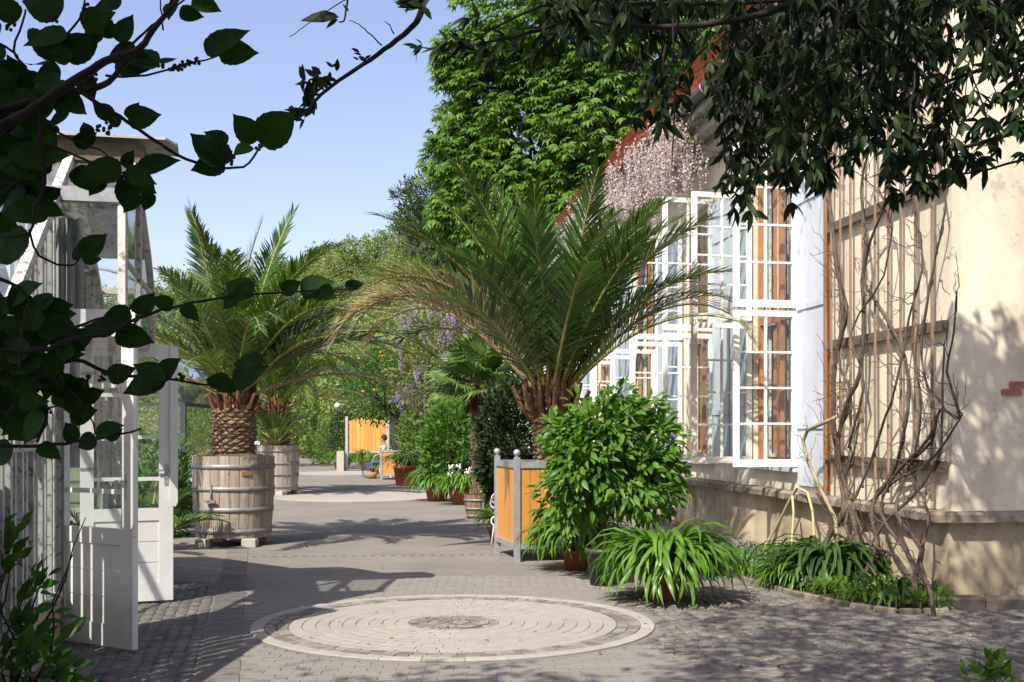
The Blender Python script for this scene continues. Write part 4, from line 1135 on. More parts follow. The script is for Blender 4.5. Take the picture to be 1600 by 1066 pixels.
# --- second palm in the farther barrel
p2 = copy_tree(pl); p2.location = (-6.22, 31.3, 1.33); p2.rotation_euler.z = 2.0; p2.scale = (1.05, 1.05, 1.12)
p2['label'] = 'taller feathery palm rising behind the nearest barrel palm from the farther barrel'
# seedling palm in the same barrel
variants('small', [(1.1, 78, 40, 'frond', 'rachis', dict(width=.26, n=26)), (1.15, 60, 60, 'frond', 'rachis', dict(width=.26, n=26)), (1.1, 42, 60, 'frond', 'rachis', dict(width=.26, n=26))])
p3 = thing('young_palm', 'small bushy young palm at the foot of the tall palm in the farther barrel', 'palm', (-6.15, 30.85, 1.33))
crown(p3, (-6.15, 30.85), 'small', [(0, 5, 1.34), (1, 8, 1.34), (2, 8, 1.34)], r_=.03, scale=1.15)

# --- big palm of the larch planter
pb = thing('date_palm', 'largest date palm with a wide crown and dry beige lower fronds, in the orange planter', 'palm', (.52, 15.7, 1.2), 'date palms in tubs')
cb = Vector((.52, 15.7, 0))
scaly_trunk(pb, cb, lambda z: .20+.04*max(0, (z-1.2)/.7), (1.20, 1.80), 11)
boots(pb, cb, .24, .16, 1.78, 2.12, 46, .30)
variants('big', [(2.9, 84, 18, 'frond', 'rachis'), (3.1, 76, 36, 'frond', 'rachis', dict(width=.64)), (3.1, 66, 50, 'frond', 'rachis', dict(width=.66)), (3.0, 57, 60, 'frond', 'rachis', dict(width=.66)),
                 (3.3, 54, 105, 'frond_half', 'rachis_dry', dict(width=.60, ex=2.2, vee=.6)), (3.4, 50, 120, 'frond_dry', 'rachis_dry', dict(missing=.06, width=.56, ex=2.4, vee=.65)), (2.9, 50, 70, 'frond_olive', 'rachis', dict(width=.60))])
crown(pb, cb, 'big', [(0, 3, 2.2), (1, 6, 2.16), (2, 7, 2.12), (3, 6, 2.08), (6, 5, 2.05)], r_=.14)
for a_, vi, sc in ((PI-.1, 4, 1.02), (PI+.25, 5, 1.0), (PI-.4, 5, 1.0), (PI+.12, 5, .93), (PI-.2, 5, 1.06), (PI+.4, 4, .96), (PI+.05, 3, .98), (PI+.5, 4, 1.0), (PI-.25, 3, 1.0),
                   (.1, 4, .95), (-.15, 5, .92), (.35, 3, .95), (-.45, 2, 1.0), (PI-.9, 4, .9), (-.9, 2, 1), (PI+.9, 3, 1), (-1.5, 1, 1.0), (-1.2, 2, .95), (-1.9, 2, .95), (PI+.3, 2, 1.05), (.05, 2, 1.0), (-.3, 3, .95)):
    add_frond(pb, (cb.x+.14*math.cos(a_), cb.y+.14*math.sin(a_), 2.1), a_, VL['big'][vi], rnd.uniform(-.2, .2), rnd.uniform(-.04, .06), sc)

# --- fan palm in the half barrel
def make_half_barrel(loc, label):
    t = thing('half_barrel', label, 'barrel planter', (0, 0, 0)); n = 18; r0, r1, h = .215, .275, .46
    for i in range(n):
        a0 = 2*PI*i/n+.012; a1 = 2*PI*(i+1)/n-.012; b = MB(); vs = []; zt = h+rnd.uniform(-.006, .006)
        for (rr_, z) in ((r0, 0), ((r0+r1)/2+.012, h/2), (r1, zt)):
            for (q, a) in ((rr_, a0), (rr_, a1), (rr_-.025, a1), (rr_-.025, a0)): vs.append((q*math.cos(a), q*math.sin(a), z))
        fs = [(l*4+k, l*4+(k+1) % 4, l*4+4+(k+1) % 4, l*4+4+k) for l in (0, 1) for k in range(4)]+[(8, 9, 10, 11), (3, 2, 1, 0)]
        b.add(vs, fs); b.build('stave', 'stave_dark', t)
    for z in (.06, .20, .36):
        rr_ = r0+(r1-r0)*z/h+.012*math.sin(PI*z/h)+.004; b = MB(); b.lathe([(rr_, z-.018), (rr_+.008, z-.017), (rr_+.01, z+.017), (rr_, z+.018)], (0, 0, 0), 36); b.build('hoop', 'hoop', t, True)
    b = MB(); b.lathe([(.001, h-.03), (r1-.03, h-.045)], (0, 0, 0), 18); b.build('soil', 'soil', t)
    b = MB(); b.box((.10, -.262, .27), (.03, .02, .2)); b.build('handle', 'hoop', t)
    t.location = loc; return t
make_half_barrel((-.64, 22.55, 0), 'small brown half barrel holding the shaggy fan palm')
fp = thing('fan_palm', 'fan palm with shaggy brown trunk growing from the small half barrel', 'palm', (-.64, 22.55, .43))
cf = Vector((-.64, 22.55, 0)); b = MB(); pts = [cf+Vector((.03*math.sin(z*3), .02*math.cos(z*2), z)) for z in np.linspace(.40, 2.45, 14)]
b.tube(pts, [.17, .165, .15, .14, .13, .13, .125, .12, .12, .12, .12, .13, .14, .10], 14); tk = b.build('trunk', 'fibre', fp, True)
n = 900; zz = npr.uniform(.42, 2.45, n); an = npr.uniform(0, 2*PI, n); pr = np.stack([cf.x+.135*np.cos(an), cf.y+.135*np.sin(an), zz], 1)
axs = np.stack([np.cos(an)*.6, np.sin(an)*.6, npr.uniform(-1.2, -.2, n)], 1)
spread_mesh('fibres', leaf_shape(.12, kind='simple'), frames(pr, axs, np.stack([np.cos(an), np.sin(an), 0*an+.5], 1), npr.uniform(.06, .13, n)), 'fibre', tk, 'stuff')
# hanging dead fibres just below the crown
n = 260; an = npr.uniform(0, 2*PI, n); pr = np.stack([cf.x+.1*np.cos(an), cf.y+.1*np.sin(an), npr.uniform(2.2, 2.5, n)], 1)
spread_mesh('dead_leaves', leaf_shape(.10, kind='lance'), frames(pr, np.stack([np.cos(an)*.5, np.sin(an)*.5, npr.uniform(-1.5, -.3, n)], 1), unit(n), npr.uniform(.2, .36, n)), 'palm_boot', fp, 'stuff')
def fan_mesh(rr_, pet, n=26, seedv=1):
    r_ = random.Random(seedv); b = MB(); b.tube([(0, 0, 0), (pet*.5, 0, .03), (pet, 0, 0)], [.012, .009, .008], 5); st = b.mesh('fan_leaf', 'rachis', True)
    V = []; T = []
    for i in range(n):
        a = -R(150)+R(300)*(i+.5)/n; ll = rr_*r_.uniform(.85, 1.05)*(1-.15*abs(a)/R(150)); d = Vector((math.cos(a), math.sin(a), .12)).normalized(); w = Vector((-math.sin(a), math.cos(a), 0))
        P = Vector((pet, 0, 0)); m = P+d*ll*.62; e = P+d*ll+Vector((0, 0, -ll*r_.uniform(.1, .35))); hw = ll*.62*R(300)/n/2*.98; k = len(V)
        V += [P, m-w*hw*1.0+Vector((0, 0, .0)), m+Vector((0, 0, .022)), m+w*hw, e]
        T += [(k, k+1, k+2), (k, k+2, k+3), (k+1, k+4, k+2), (k+2, k+4, k+3)]
    me = bpy.data.meshes.new('leaf_blades'); me.from_pydata([tuple(v) for v in V], [], T); me.materials.append(M['fan']); return st, me
fans = [fan_mesh(.52, .55, seedv=k) for k in range(3)]
for i in range(26):
    a = i*2.39996; el = R(78-95*(i/26)); m = Matrix.Translation((cf.x, cf.y, 2.48)) @ Matrix.Rotation(a, 4, 'Z') @ Matrix.Rotation(-el, 4, 'Y') @ Matrix.Rotation(rnd.uniform(-.4, .4), 4, 'X') @ Matrix.Scale(rnd.uniform(.9, 1.25), 4)
    f = place('fan_leaf', fans[i % 3][0], m, fp); l = link('leaf_blades', fans[i % 3][1], f); l['kind'] = 'stuff'

# ================================================================== SHRUBS AND POTS
def clumps(c, rad, n_cl, per, spread_, surf=.75, up=.3, low=-1.0):
    """positions and outward directions for leaves gathered in sprays"""
    c = np.array(c, float); rad = np.array(rad, float); P = []; D = []
    for _ in range(n_cl):
        d = unit(1)[0]
        if d[2] < low: d[2] = -d[2]
        rr_ = (surf+(1-surf)*npr.rand()) if npr.rand() < .8 else npr.uniform(.3, surf)
        cc = c+d*rad*rr_; k = max(1, int(per*npr.uniform(.7, 1.3))); o_ = unit(k)*npr.uniform(.2, 1, (k, 1))*spread_
        P.append(cc+o_); D.append(o_/spread_+d*.7+np.array([0, 0, up]))
    return np.concatenate(P), np.concatenate(D)
def flower_pot(name, c, r_, h, mat, label, cat='flower pot', group=None):
    t = thing(name, label, cat, tuple(c), group); b = MB()
    b.lathe([(.001, 0), (r_*.74, 0), (r_*.95, h*.86), (r_*1.05, h*.86), (r_*1.05, h), (r_*.93, h), (r_*.90, h*.9)], c, 26); b.build('pot', mat, t, True)
    b = MB(); b.lathe([(r_*.9, h*.9), (.001, h*.93)], c, 20); b.build('soil', 'soil', t); return t
def strap_leaf(L, e0, droop, w, seedv=0):
    r_ = random.Random(seedv); N_ = 7; p = Vector((0, 0, 0)); V = []; T = []
    for i in range(N_+1):
        t = i/N_; a = R(e0)-R(droop)*t**1.25; ww = w*(.55+.9*t)*(1 if t < .6 else max(.02, 1-((t-.6)/.4)**2))
        V += [(p.x, -ww, p.z+ww*.35), (p.x, 0, p.z), (p.x, ww, p.z+ww*.35)]
        p = p+Vector((math.cos(a), 0, math.sin(a)))*(L/N_)
    for i in range(N_):
        a = i*3; b_ = a+3; T += [(a, a+1, b_+1), (a, b_+1, b_), (a+1, a+2, b_+2), (a+1, b_+2, b_+1)]
    return np.array(V), np.array(T)
STR = [strap_leaf(.66, 78, 178, .015), strap_leaf(.74, 70, 172, .016), strap_leaf(.70, 58, 158, .015), strap_leaf(.60, 40, 140, .015), strap_leaf(.72, 86, 185, .015), strap_leaf(.50, 84, 115, .013)]
STM = {}
def strap_clump(t, c, n, sc, mat='strap', parts=True, spread_=.12, name='leaf'):
    items = []
    for i in range(n):
        a = rnd.uniform(0, 2*PI); rr_ = spread_*math.sqrt(rnd.random()); k = rnd.randrange(len(STR))
        m = Matrix.Translation((c[0]+rr_*math.cos(a+.3), c[1]+rr_*math.sin(a+.3), c[2]+rnd.uniform(-.02, .03))) @ Matrix.Rotation(a, 4, 'Z') @ Matrix.Rotation(rnd.uniform(-.25, .2), 4, 'Y') @ Matrix.Rotation(rnd.uniform(-.35, .35), 4, 'X') @ Matrix.Scale(sc*rnd.uniform(.75, 1.15), 4)
        items.append((k, m))
    if parts:
        off = Matrix.Translation(-root_loc(t))
        for k, m in items:
            if (k, mat) not in STM:
                me = bpy.data.meshes.new(name); me.from_pydata(STR[k][0].tolist(), [], STR[k][1].tolist()); me.materials.append(M[mat]); STM[(k, mat)] = me
                me.polygons.foreach_set('use_smooth', [True]*len(me.polygons))
            o = link(name, STM[(k, mat)], t); o.matrix_basis = off @ m
    else:
        for k in range(len(STR)):
            ms = [np.array(m) for kk, m in items if kk == k]
            if k == 0: Vs = []; Ts = []; base = 0
            for m in ms:
                v = STR[k][0] @ m[:3, :3].T+m[:3, 3]; Vs.append(v); Ts.append(STR[k][1]+base); base += len(v)
        np_mesh('leaves', np.concatenate(Vs), np.concatenate(Ts), mat, t, True, 'stuff')
def lily(px_, Y, base_y, r_, h, sc, n, label, parts, pot='terracotta', group='potted agapanthus', mat='strap'):
    X = (px_-800)/F*Y; c = Vector((X, Y, 0)); t = flower_pot('agapanthus', c, r_, h, pot, label, 'potted plant', group)
    if parts: strap_clump(t, (X, Y, h*.9), int(n*1.3), sc*.80, mat, False, r_*1.05)
    strap_clump(t, (X, Y, h*.95), n, sc, mat, parts, r_*.75); return t
lily(1040, 11.6, 0, .22, .25, 1.30, 300, 'biggest arching green agapanthus in a terracotta pot, right of the dark pot', True)
lily(903, 14.2, 0, .20, .25, 1.18, 260, 'agapanthus in a terracotta pot in front of the orange planter', True)
lily(683, 28.3, 0, .30, .34, 1.25, 170, 'bright agapanthus in a red pot at the left foot of the camellia', True)
lily(722, 26.9, 0, .28, .34, 1.2, 160, 'agapanthus with white flower heads between the camellia and the half barrel', True)
lily(632, 36.3, 0, .35, .62, 1.1, 150, 'dark agapanthus in a tall red pot right of the small far planter', False, mat='strap_dark')
lily(576, 50.5, 0, .4, .5, 1.3, 150, 'far agapanthus directly under the orange board screen', False)
lily(534, 53.0, 0, .4, .35, 1.25, 150, 'farthest agapanthus at the path edge left of the board screen', False)
lily(782, 17.9, 0, .2, .2, .8, 90, 'strappy pot plant peeping out beside the white iron bench', False)
lily(596, 46.5, 0, .35, .3, 1.3, 120, 'agapanthus right behind the small far planter', False)
for o in S.objects:
    if o.name.startswith('agapanthus') and 'white flower' in (o.get('label') or ''):
        for i in range(7):
            p = px(rnd.uniform(700, 745), rnd.uniform(715, 765), 26.5); b = MB()
            for k in range(9): b.ball(p+Vector((rnd.uniform(-.05, .05), rnd.uniform(-.05, .05), rnd.uniform(-.05, .05))), .022, 5, 3)
            b.tube([p, Vector((-1.13, 26.9, .3))], .006, 4); b.build('flower_head', 'white_flower', o)

# glossy citrus bush in the dark pot
cit = thing('citrus_bush', 'big glossy leaved citrus bush growing from the dark grey pot', 'shrub', (.98, 12.75, .30))
pt = flower_pot('dark_pot', Vector((.98, 12.75, 0)), .185, .40, 'black_pot', 'dark grey plastic pot under the glossy citrus bush')
b = MB(); b.box((.86, 12.60, .47), (.05, .006, .035)); b.tube([(.86, 12.605, .36), (.86, 12.605, .46)], .004, 5); b.build('plant_tag', 'black_pot', pt)
b = MB(); b.tube(wander((.98, 12.75, .35), (1.05, 12.8, 1.3), 8, .03), [.022]*9, 7); b.build('trunk', 'vine', cit, True)
b = MB()
for i in range(26):
    d = Vector((rnd.gauss(0, 1), rnd.gauss(0, 1), rnd.uniform(-.5, 1))).normalized(); z = rnd.uniform(.55, 1.3)
    q = wander((1.0, 12.77, z), Vector((1.12, 12.85, 1.35))+Vector((d.x*.68, d.y*.6, d.z*.62)), 6, .04); b.tube(q, [.011, .010, .008, .007, .006, .005, .004], 5)
o = b.build('branches', 'vine', cit, True); o['kind'] = 'stuff'
parts_ = [clumps(c_, r_, k_, 10, .12, .62, .25) for c_, r_, k_ in (((1.02, 12.85, 1.62), (.52, .5, .46), 130), ((1.42, 12.9, 1.45), (.46, .5, .48), 110), ((.82, 12.8, 1.30), (.50, .5, .46), 110), ((1.28, 12.7, 1.12), (.50, .46, .42), 90), ((1.62, 12.95, 1.18), (.28, .3, .26), 26), ((1.15, 12.9, 2.02), (.22, .2, .14), 14), ((1.45, 12.9, 1.92), (.15, .15, .12), 8), ((.55, 12.9, 1.66), (.20, .2, .18), 14))]
Pp = np.concatenate([p[0] for p in parts_]); Dd = np.concatenate([p[1] for p in parts_])
P2, D2 = clumps((.68, 12.95, .98), (.42, .42, .40), 80, 9, .10, .6, .25); P3_, D3_ = clumps((1.45, 13.0, 1.05), (.42, .42, .42), 70, 9, .10, .6, .2)
Pp = np.concatenate([Pp, P2, P3_]); Dd = np.concatenate([Dd, D2, D3_]); n = len(Pp)
Dd[:, 2] -= npr.uniform(0, .9, n)
leaves(cit, leaf_shape(.42, .16, .22, 'ovate'), frames(Pp, Dd, unit(n)*.6+np.array([-.2, -.4, .9]), npr.uniform(.09, .15, n)), 'glossy', limit=300)

def shrub(name, label, cat, c, rad, n_cl, per, lsize, mat, sp=.12, shape=None, limit=0, trunk=None, group=None, low=-1.0, core=True, tz=0.0):
    t = thing(name, label, cat, (c[0], c[1], tz), group)
    P, D = clumps(c, rad, n_cl, per, sp, low=low); n = len(P); P[:, 2] = np.maximum(P[:, 2], tz+.03)
    m = frames(P, D, unit(n)*.7+np.array([-.2, -.3, .8]), npr.uniform(.7, 1.25, n)*lsize)
    shp = shape or leaf_shape(.5, kind='simple')
    if limit: leaves(t, shp, m, mat, limit=limit)
    else: o = spread_mesh('crown', shp, m, mat, t, None, True)
    if trunk:
        r_, h = trunk; b = MB(); q = wander((c[0], c[1], tz), (c[0], c[1], h), 6, .05); b.tube(q, [r_*(1-.4*i/6) for i in range(7)], 8)
        for i in range(5):
            a = i*2.4; b.tube(wander(q[-1 if i % 2 else -2], Vector(c)+Vector((math.cos(a)*rad[0]*.6, math.sin(a)*rad[1]*.6, rad[2]*.3)), 5, .08), [r_*.5, r_*.42, r_*.35, r_*.25, r_*.2, r_*.12], 6)
        b.build('trunk', 'bark', t, True)
    return t
O4 = leaf_shape(.5, .12, .15, 'ovate')
shrub('camellia', 'tall rounded bright green camellia behind the half barrel', 'shrub', (-1.42, 27.9, 1.35), (.70, .6, 1.08), 460, 8, .13, 'camellia', .15, O4, 150, (.05, 1.2))
shrub('dark_evergreen_shrub', 'dark clipped evergreen shrub right behind the orange planter', 'shrub', (-.02, 20.0, 1.45), (.60, .6, 1.1), 520, 16, .095, 'dark_leaf', .12, None, 0, (.05, 1.2))
shrub('dark_evergreen_shrub', 'dark low shrub between fan palm trunk and white bench', 'shrub', (-.20, 21.6, 1.1), (.42, .5, .95), 320, 12, .09, 'camellia', .12, None, 0, (.04, 1.0))
# orange tree by the small planter
ot = shrub('orange_tree', 'round orange tree with dark leaning trunk and a few oranges behind the small far planter', 'tree', (-4.75, 43.2, 3.35), (1.55, 1.4, 1.35), 520, 10, .15, 'orange_leaf', .28, None, 0, None, tz=.9)
ot.location = (-4.05, 41.6, .95)
for o in ot.children: o.location = Vector((o.location))-(Vector((-4.05, 41.6, .95))-Vector((-4.75, 43.2, .9)))
b = MB(); q = wander((-4.05, 41.6, .95), (-4.45, 42.6, 2.6), 7, .06); b.tube(q, [.12, .11, .10, .10, .09, .08, .07, .06], 8)
for i in range(8):
    a = i*.8; b.tube(wander(q[4+(i % 3)], (-4.75+math.cos(a)*1.1, 43.2+math.sin(a)*1, 3.1+rnd.uniform(0, .8)), 5, .1), [.05, .045, .04, .03, .02, .012], 6)
b.build('trunk', 'twig', ot, True)
for i in range(11):
    d = unit(1)[0]; b = MB(); b.ball((-4.75+d[0]*1.5, 43.2-abs(d[1])*1.35, 3.35+d[2]*1.2), .055, 8, 6); b.build('orange', 'orange_fruit', ot, True)

# wooden screen far off, with concrete posts
sc_ = thing('board_screen', 'tall orange board screen with arched top and pale posts beside the far path', 'screen', (-6.15, 50.2, 0))
for i in range(10):
    x = -6.85+i*.165; zt = 2.10+.16*math.sin(PI*(i+.5)/10); b = MB(); b.box((x, 50.2, (.85+zt)/2), (.158, .03, zt-.85)); b.build('board', 'orange_wood', sc_)
for x in (-7.0, -5.25):
    b = MB(); b.box((x, 50.15, 1.15), (.11, .11, 2.3)); b.build('post', 'galv', sc_)
b = MB(); b.box((-7.22, 50.0, .42), (.30, .5, .84)); b.box((-6.15, 50.2, .80), (1.55, .08, .09)); b.build('plinth_post', 'stone_block', sc_)

# low stone ledge / white bench with scroll ends behind the big planter
bn = thing('iron_bench', 'white wrought iron bench with curled arms peeping out behind the orange planter', 'bench', (.15, 17.4, 0))
def scroll(x, y):
    b = MB(); out = []
    for i in range(16):
        t = i/15; a = R(-60)+t*R(430); r_ = .12*(1-.62*t); out.append((x-.10+r_*math.cos(a)*.9, y, .62+r_*math.sin(a)))
    b.tube(out, .013, 6); out = []
    for i in range(14):
        t = i/13; a = R(60)-t*R(400); r_ = .10*(1-.6*t); out.append((x-.10+r_*math.cos(a)*.9, y, .38+r_*math.sin(a)))
    b.tube(out, .013, 6); b.tube([(x-.05, y, .52), (x-.12, y, .28), (x-.16, y, .0)], .014, 6); b.tube([(x+.3, y, 0), (x+.34, y, .42), (x+.40, y, .85)], .016, 6); b.tube([(x-.05, y, .42), (x+.34, y, .42)], .016, 6); return b
for y in (17.0, 18.1): scroll(-.14, y).build('arm', 'white_iron', bn, True)
for i in range(5):
    b = MB(); b.box((-.12+i*.085, 17.55, .435), (.06, 1.05, .02)); b.build('seat_slat', 'white_iron', bn)
for i in range(3):
    b = MB(); b.box((.23+i*.02, 17.55, .55+i*.11), (.018, 1.05, .07)); b.build('back_slat', 'white_iron', bn)

# ================================================================== PERSON on a stool in the shade of the orange tree
def skin_body(name, V, E, Rr, mat, parent, sub=2):
    me = bpy.data.meshes.new(name); off = root_loc(parent); me.from_pydata([tuple(Vector(v)-off) for v in V], E, []); me.materials.append(M[mat])
    o = link(name, me, parent); md = o.modifiers.new('skin', 'SKIN'); md.use_smooth_shade = True
    for i, r_ in enumerate(Rr): me.skin_vertices[0].data[i].radius = (r_, r_)
    me.skin_vertices[0].data[0].use_root = True
    s2 = o.modifiers.new('sub', 'SUBSURF'); s2.levels = sub; s2.render_levels = sub
    dg = bpy.context.evaluated_depsgraph_get(); ev = o.evaluated_get(dg); m2 = bpy.data.meshes.new_from_object(ev); m2.materials.clear(); m2.materials.append(M[mat])
    o.modifiers.clear(); o.data = m2; m2.polygons.foreach_set('use_smooth', [True]*len(m2.polygons)); return o
def person(x, y):
    t = thing('person', 'person with dark hair in pale shirt and blue trousers sitting behind the small far planter', 'person', (x, y, 0))
    P = lambda a, b_, c_: (x+a, y+b_, c_)   # faces -X
    sk = skin_body('body', [P(0, 0, .62), P(-.01, 0, .82), P(0, 0, 1.02), P(.0, 0, 1.16), P(-.02, 0, 1.26), P(-.04, 0, 1.36),
         P(0, -.17, 1.12), P(-.06, -.22, .90), P(-.28, -.16, .80), P(-.36, -.12, .80), P(0, .17, 1.12), P(-.06, .22, .90), P(-.28, .14, .80), P(-.36, .10, .80),
         P(-.05, -.1, .56), P(-.44, -.13, .54), P(-.42, -.13, .12), P(-.54, -.13, .05), P(-.05, .1, .56), P(-.44, .12, .54), P(-.46, .12, .12), P(-.58, .12, .05)],
        [(0, 1), (1, 2), (2, 3), (3, 4), (4, 5), (2, 6), (6, 7), (7, 8), (8, 9), (2, 10), (10, 11), (11, 12), (12, 13), (0, 14), (14, 15), (15, 16), (16, 17), (0, 18), (18, 19), (19, 20), (20, 21)],
        [.13, .12, .13, .07, .055, .08, .055, .045, .035, .03, .055, .045, .035, .03, .085, .065, .04, .035, .085, .065, .04, .035], 'skin', t)
    b = MB(); b.ball(P(-.045, 0, 1.40), .105, 14, 10, (.95, .80, 1.15)); b.ball(P(-.15, 0, 1.385), .016, 6, 4); b.build('head', 'skin', t, True)
    b = MB(); b.ball(P(-.015, 0, 1.44), .118, 14, 10, (.98, .85, 1.05)); b.build('hair', 'hair', t, True)
    skin_body('shirt', [P(0, 0, .64), P(-.01, 0, .84), P(0, 0, 1.04), P(0, 0, 1.15), P(0, -.17, 1.11), P(-.05, -.21, .96), P(0, .17, 1.11), P(-.05, .21, .96)],
        [(0, 1), (1, 2), (2, 3), (2, 4), (4, 5), (2, 6), (6, 7)], [.145, .14, .15, .085, .075, .07, .075, .07], 'shirt', t)
    skin_body('trousers', [P(0, 0, .60), P(-.05, -.1, .565), P(-.44, -.13, .545), P(-.42, -.13, .14), P(-.05, .1, .565), P(-.44, .12, .545), P(-.46, .12, .14)],
        [(0, 1), (1, 2), (2, 3), (0, 4), (4, 5), (5, 6)], [.145, .10, .08, .06, .10, .08, .06], 'jeans', t)
person(-4.62, 42.9)
st = thing('garden_chair', 'pale garden chair under the seated person', 'chair', (-4.6, 42.9, 0))
b = MB(); b.box((-4.58, 42.9, .44), (.44, .44, .03)); b.build('seat', 'white_iron', st)
b = MB(); b.box((-4.34, 42.9, .86), (.03, .44, .34)); b.build('backrest', 'white_iron', st)
for (x, y) in ((-.2, -.2), (.2, -.2), (.2, .2), (-.2, .2)):
    b = MB(); b.box((-4.58+x, 42.9+y, (.42 if x < 0 else .5)/1-.21 if x < 0 else .35), (.03, .03, .42 if x < 0 else .70)); b.build('leg', 'white_iron', st)
wk = thing('wicker_basket', 'brown wicker basket on the ground left of the small far planter', 'basket', (-4.93, 41.6, 0))
b = MB(); b.lathe([(.001, .0), (.14, .0), (.19, .14), (.17, .24), (.15, .24), (.14, .1)], (-4.93, 41.6, 0), 18); b.build('basket_body', 'wicker', wk, True)
b = MB(); b.tube([(-4.93+.17*math.cos(a), 41.6, .22+.2*math.sin(a)) for a in [PI*i/10 for i in range(11)]], .012, 5); b.build('handle', 'wicker', wk, True)
bw = thing('hand_cart', 'small two wheeled cart standing beside the seated person\'s feet', 'cart', (-5.15, 42.4, 0))
for y in (42.2, 42.6):
    b = MB(); b.tube([(-5.15+.19*math.cos(a), y, .20+.19*math.sin(a)) for a in [2*PI*i/20 for i in range(21)]], .014, 6); w_ = b.build('wheel', 'rubber', bw, True)
    b = MB()
    for i in range(6):
        a = PI*i/6; b.tube([(-5.15+.18*math.cos(a), y, .20+.18*math.sin(a)), (-5.15-.18*math.cos(a), y, .20-.18*math.sin(a))], .004, 4)
    b.build('spokes', 'galv', w_)
b = MB(); b.tube([(-5.15, 42.2, .2), (-5.15, 42.6, .2)], .012, 6); b.tube([(-5.15, 42.4, .2), (-4.95, 42.4, .75), (-4.9, 42.4, .8)], .014, 6); b.build('frame', 'galv', bw)
b = MB(); b.box((-5.10, 42.4, .42), (.28, .3, .26)); b.build('bag', 'jeans', bw)

# plant stake in barrel
sg = thing('plant_label', 'small white name label on a stake in the soil of the nearest barrel', 'plant label', (-3.72, 17.3, 1.3))
b = MB(); b.tube([(-3.72, 17.3, 1.30), (-3.72, 17.3, 1.46)], .004, 5); b.build('stake', 'galv', sg)
b = MB(); b.box((-3.72, 17.29, 1.49), (.075, .012, .05)); b.build('plate', 'white_paint', sg)

# ================================================================== FLOWER BED
bed = MB(); top = [(2.3, 15.6), (2.44, 14.2), (2.58, 13.1), (2.84, 12.0), (3.18, 11.16), (3.5, 10.74), (3.95, 10.78), (4.05, 11.1)]
vs = [(x, y, .02) for x, y in top]+[(wallx(y)-.02, y, .03) for y in (11.25, 13, 15, 15.6)]
bed.add(vs, [tuple(range(len(vs)))]); fb = bed.build('flower_bed', 'soil'); fb['kind'] = 'structure'
for i in range(len(top)-1):
    a = Vector((*top[i], .02)); c = Vector((*top[i+1], .02)); L = (c-a).length; n = max(1, int(L/.22))
    for k in range(n):
        p = a.lerp(c, (k+.08)/n); q = a.lerp(c, (k+.92)/n); b = MB(); d = (q-p).normalized(); b.cbox((p+q)/2+Zv*.005, ((q-p).length, .055, .045), .012, (d, Vector((-d.y, d.x, 0)), Zv)); b.build('kerb_stone', 'ledge', fb)
def in_bed(n):
    out = []
    while len(out) < n:
        y = rnd.uniform(10.85, 15.6); x = rnd.uniform(2.3, 4.1)
        lo = None
        for (a, b_), (c_, d) in zip(top, top[1:]):
            if min(b_, d) <= y <= max(b_, d) and d != b_ and a < 3.6: lo = a+(c_-a)*(y-b_)/(d-b_)
        if lo is None or x < lo+.08 or x > wallx(y)-.12: continue
        out.append((x, y, .02))
    return np.array(out)
# loose low greenery
n = 3600; P = in_bed(n); P[:, 2] = .03+npr.rand(n)*.13; D = unit(n)*.7+np.array([0, -.2, 1.0])
o = spread_mesh('bed_greenery', leaf_shape(.45, .1, .2, 'ovate'), frames(P, D, unit(n)+np.array([0, -.3, .5]), npr.uniform(.04, .10, n)), 'ground_green', None, 'stuff', True); tag(o, 'low bright green foliage covering the flower bed by the wall', 'ground cover')
n = 750; P = in_bed(n*5); P = P[(P[:, 0] < 3.05) | (npr.rand(len(P)) < .22)][:n]; n = len(P); P[:, 2] = .12+npr.rand(n)*.13
o = spread_mesh('forget_me_nots', leaf_shape(.9, .1, 0, 'simple'), frames(P, unit(n), unit(n)+np.array([0, -.6, 1.0]), npr.uniform(.014, .024, n)), 'blue_flower', None, 'stuff'); tag(o, 'tiny blue flowers sprinkled among the low green leaves', 'flowers')
for (x, y, n, sc, mat, lab) in ((3.34, 12.65, 300, 1.3, 'strap_dark', 'dense dark tussock of narrow leaves at the foot of the vine'), (2.95, 12.5, 110, .75, 'strap', 'small bright green tuft left of the dark tussock'),
                             (3.62, 11.3, 110, .7, 'strap_dark', 'low dark tuft near the kerb under the bare stems'), (2.66, 13.6, 100, .7, 'strap', 'bright tuft at the left tip of the flower bed'), (3.9, 11.0, 40, .35, 'strap', 'small tuft against the building corner'), (3.3, 11.6, 60, .5, 'strap', 'tuft of green blades in the middle of the bed front')):
    t = thing('leafy_tuft', lab, 'plant', (x, y, .02)); strap_clump(t, (x, y, .02), n, sc, mat, True, .14)
n = 260; P = np.stack([npr.uniform(-3.4, 4.2, n), npr.uniform(7.8, 14.5, n), np.full(n, .016)], 1); P[:150, 0] = npr.uniform(1.1, 3.2, 150)
P = P[~((P[:, 0] > 2.3) & (P[:, 1] > 10.5))]; n = len(P)
o = spread_mesh('fallen_leaves', leaf_shape(.45, .15, -.15, 'ovate'), frames(P, unit(n)*np.array([1, 1, .1]), unit(n)*.3+np.array([0, 0, 1]), npr.uniform(.02, .05, n)), 'palm_boot', None, 'stuff', True); tag(o, 'small dry brown leaves fallen on the paving', 'fallen leaves')
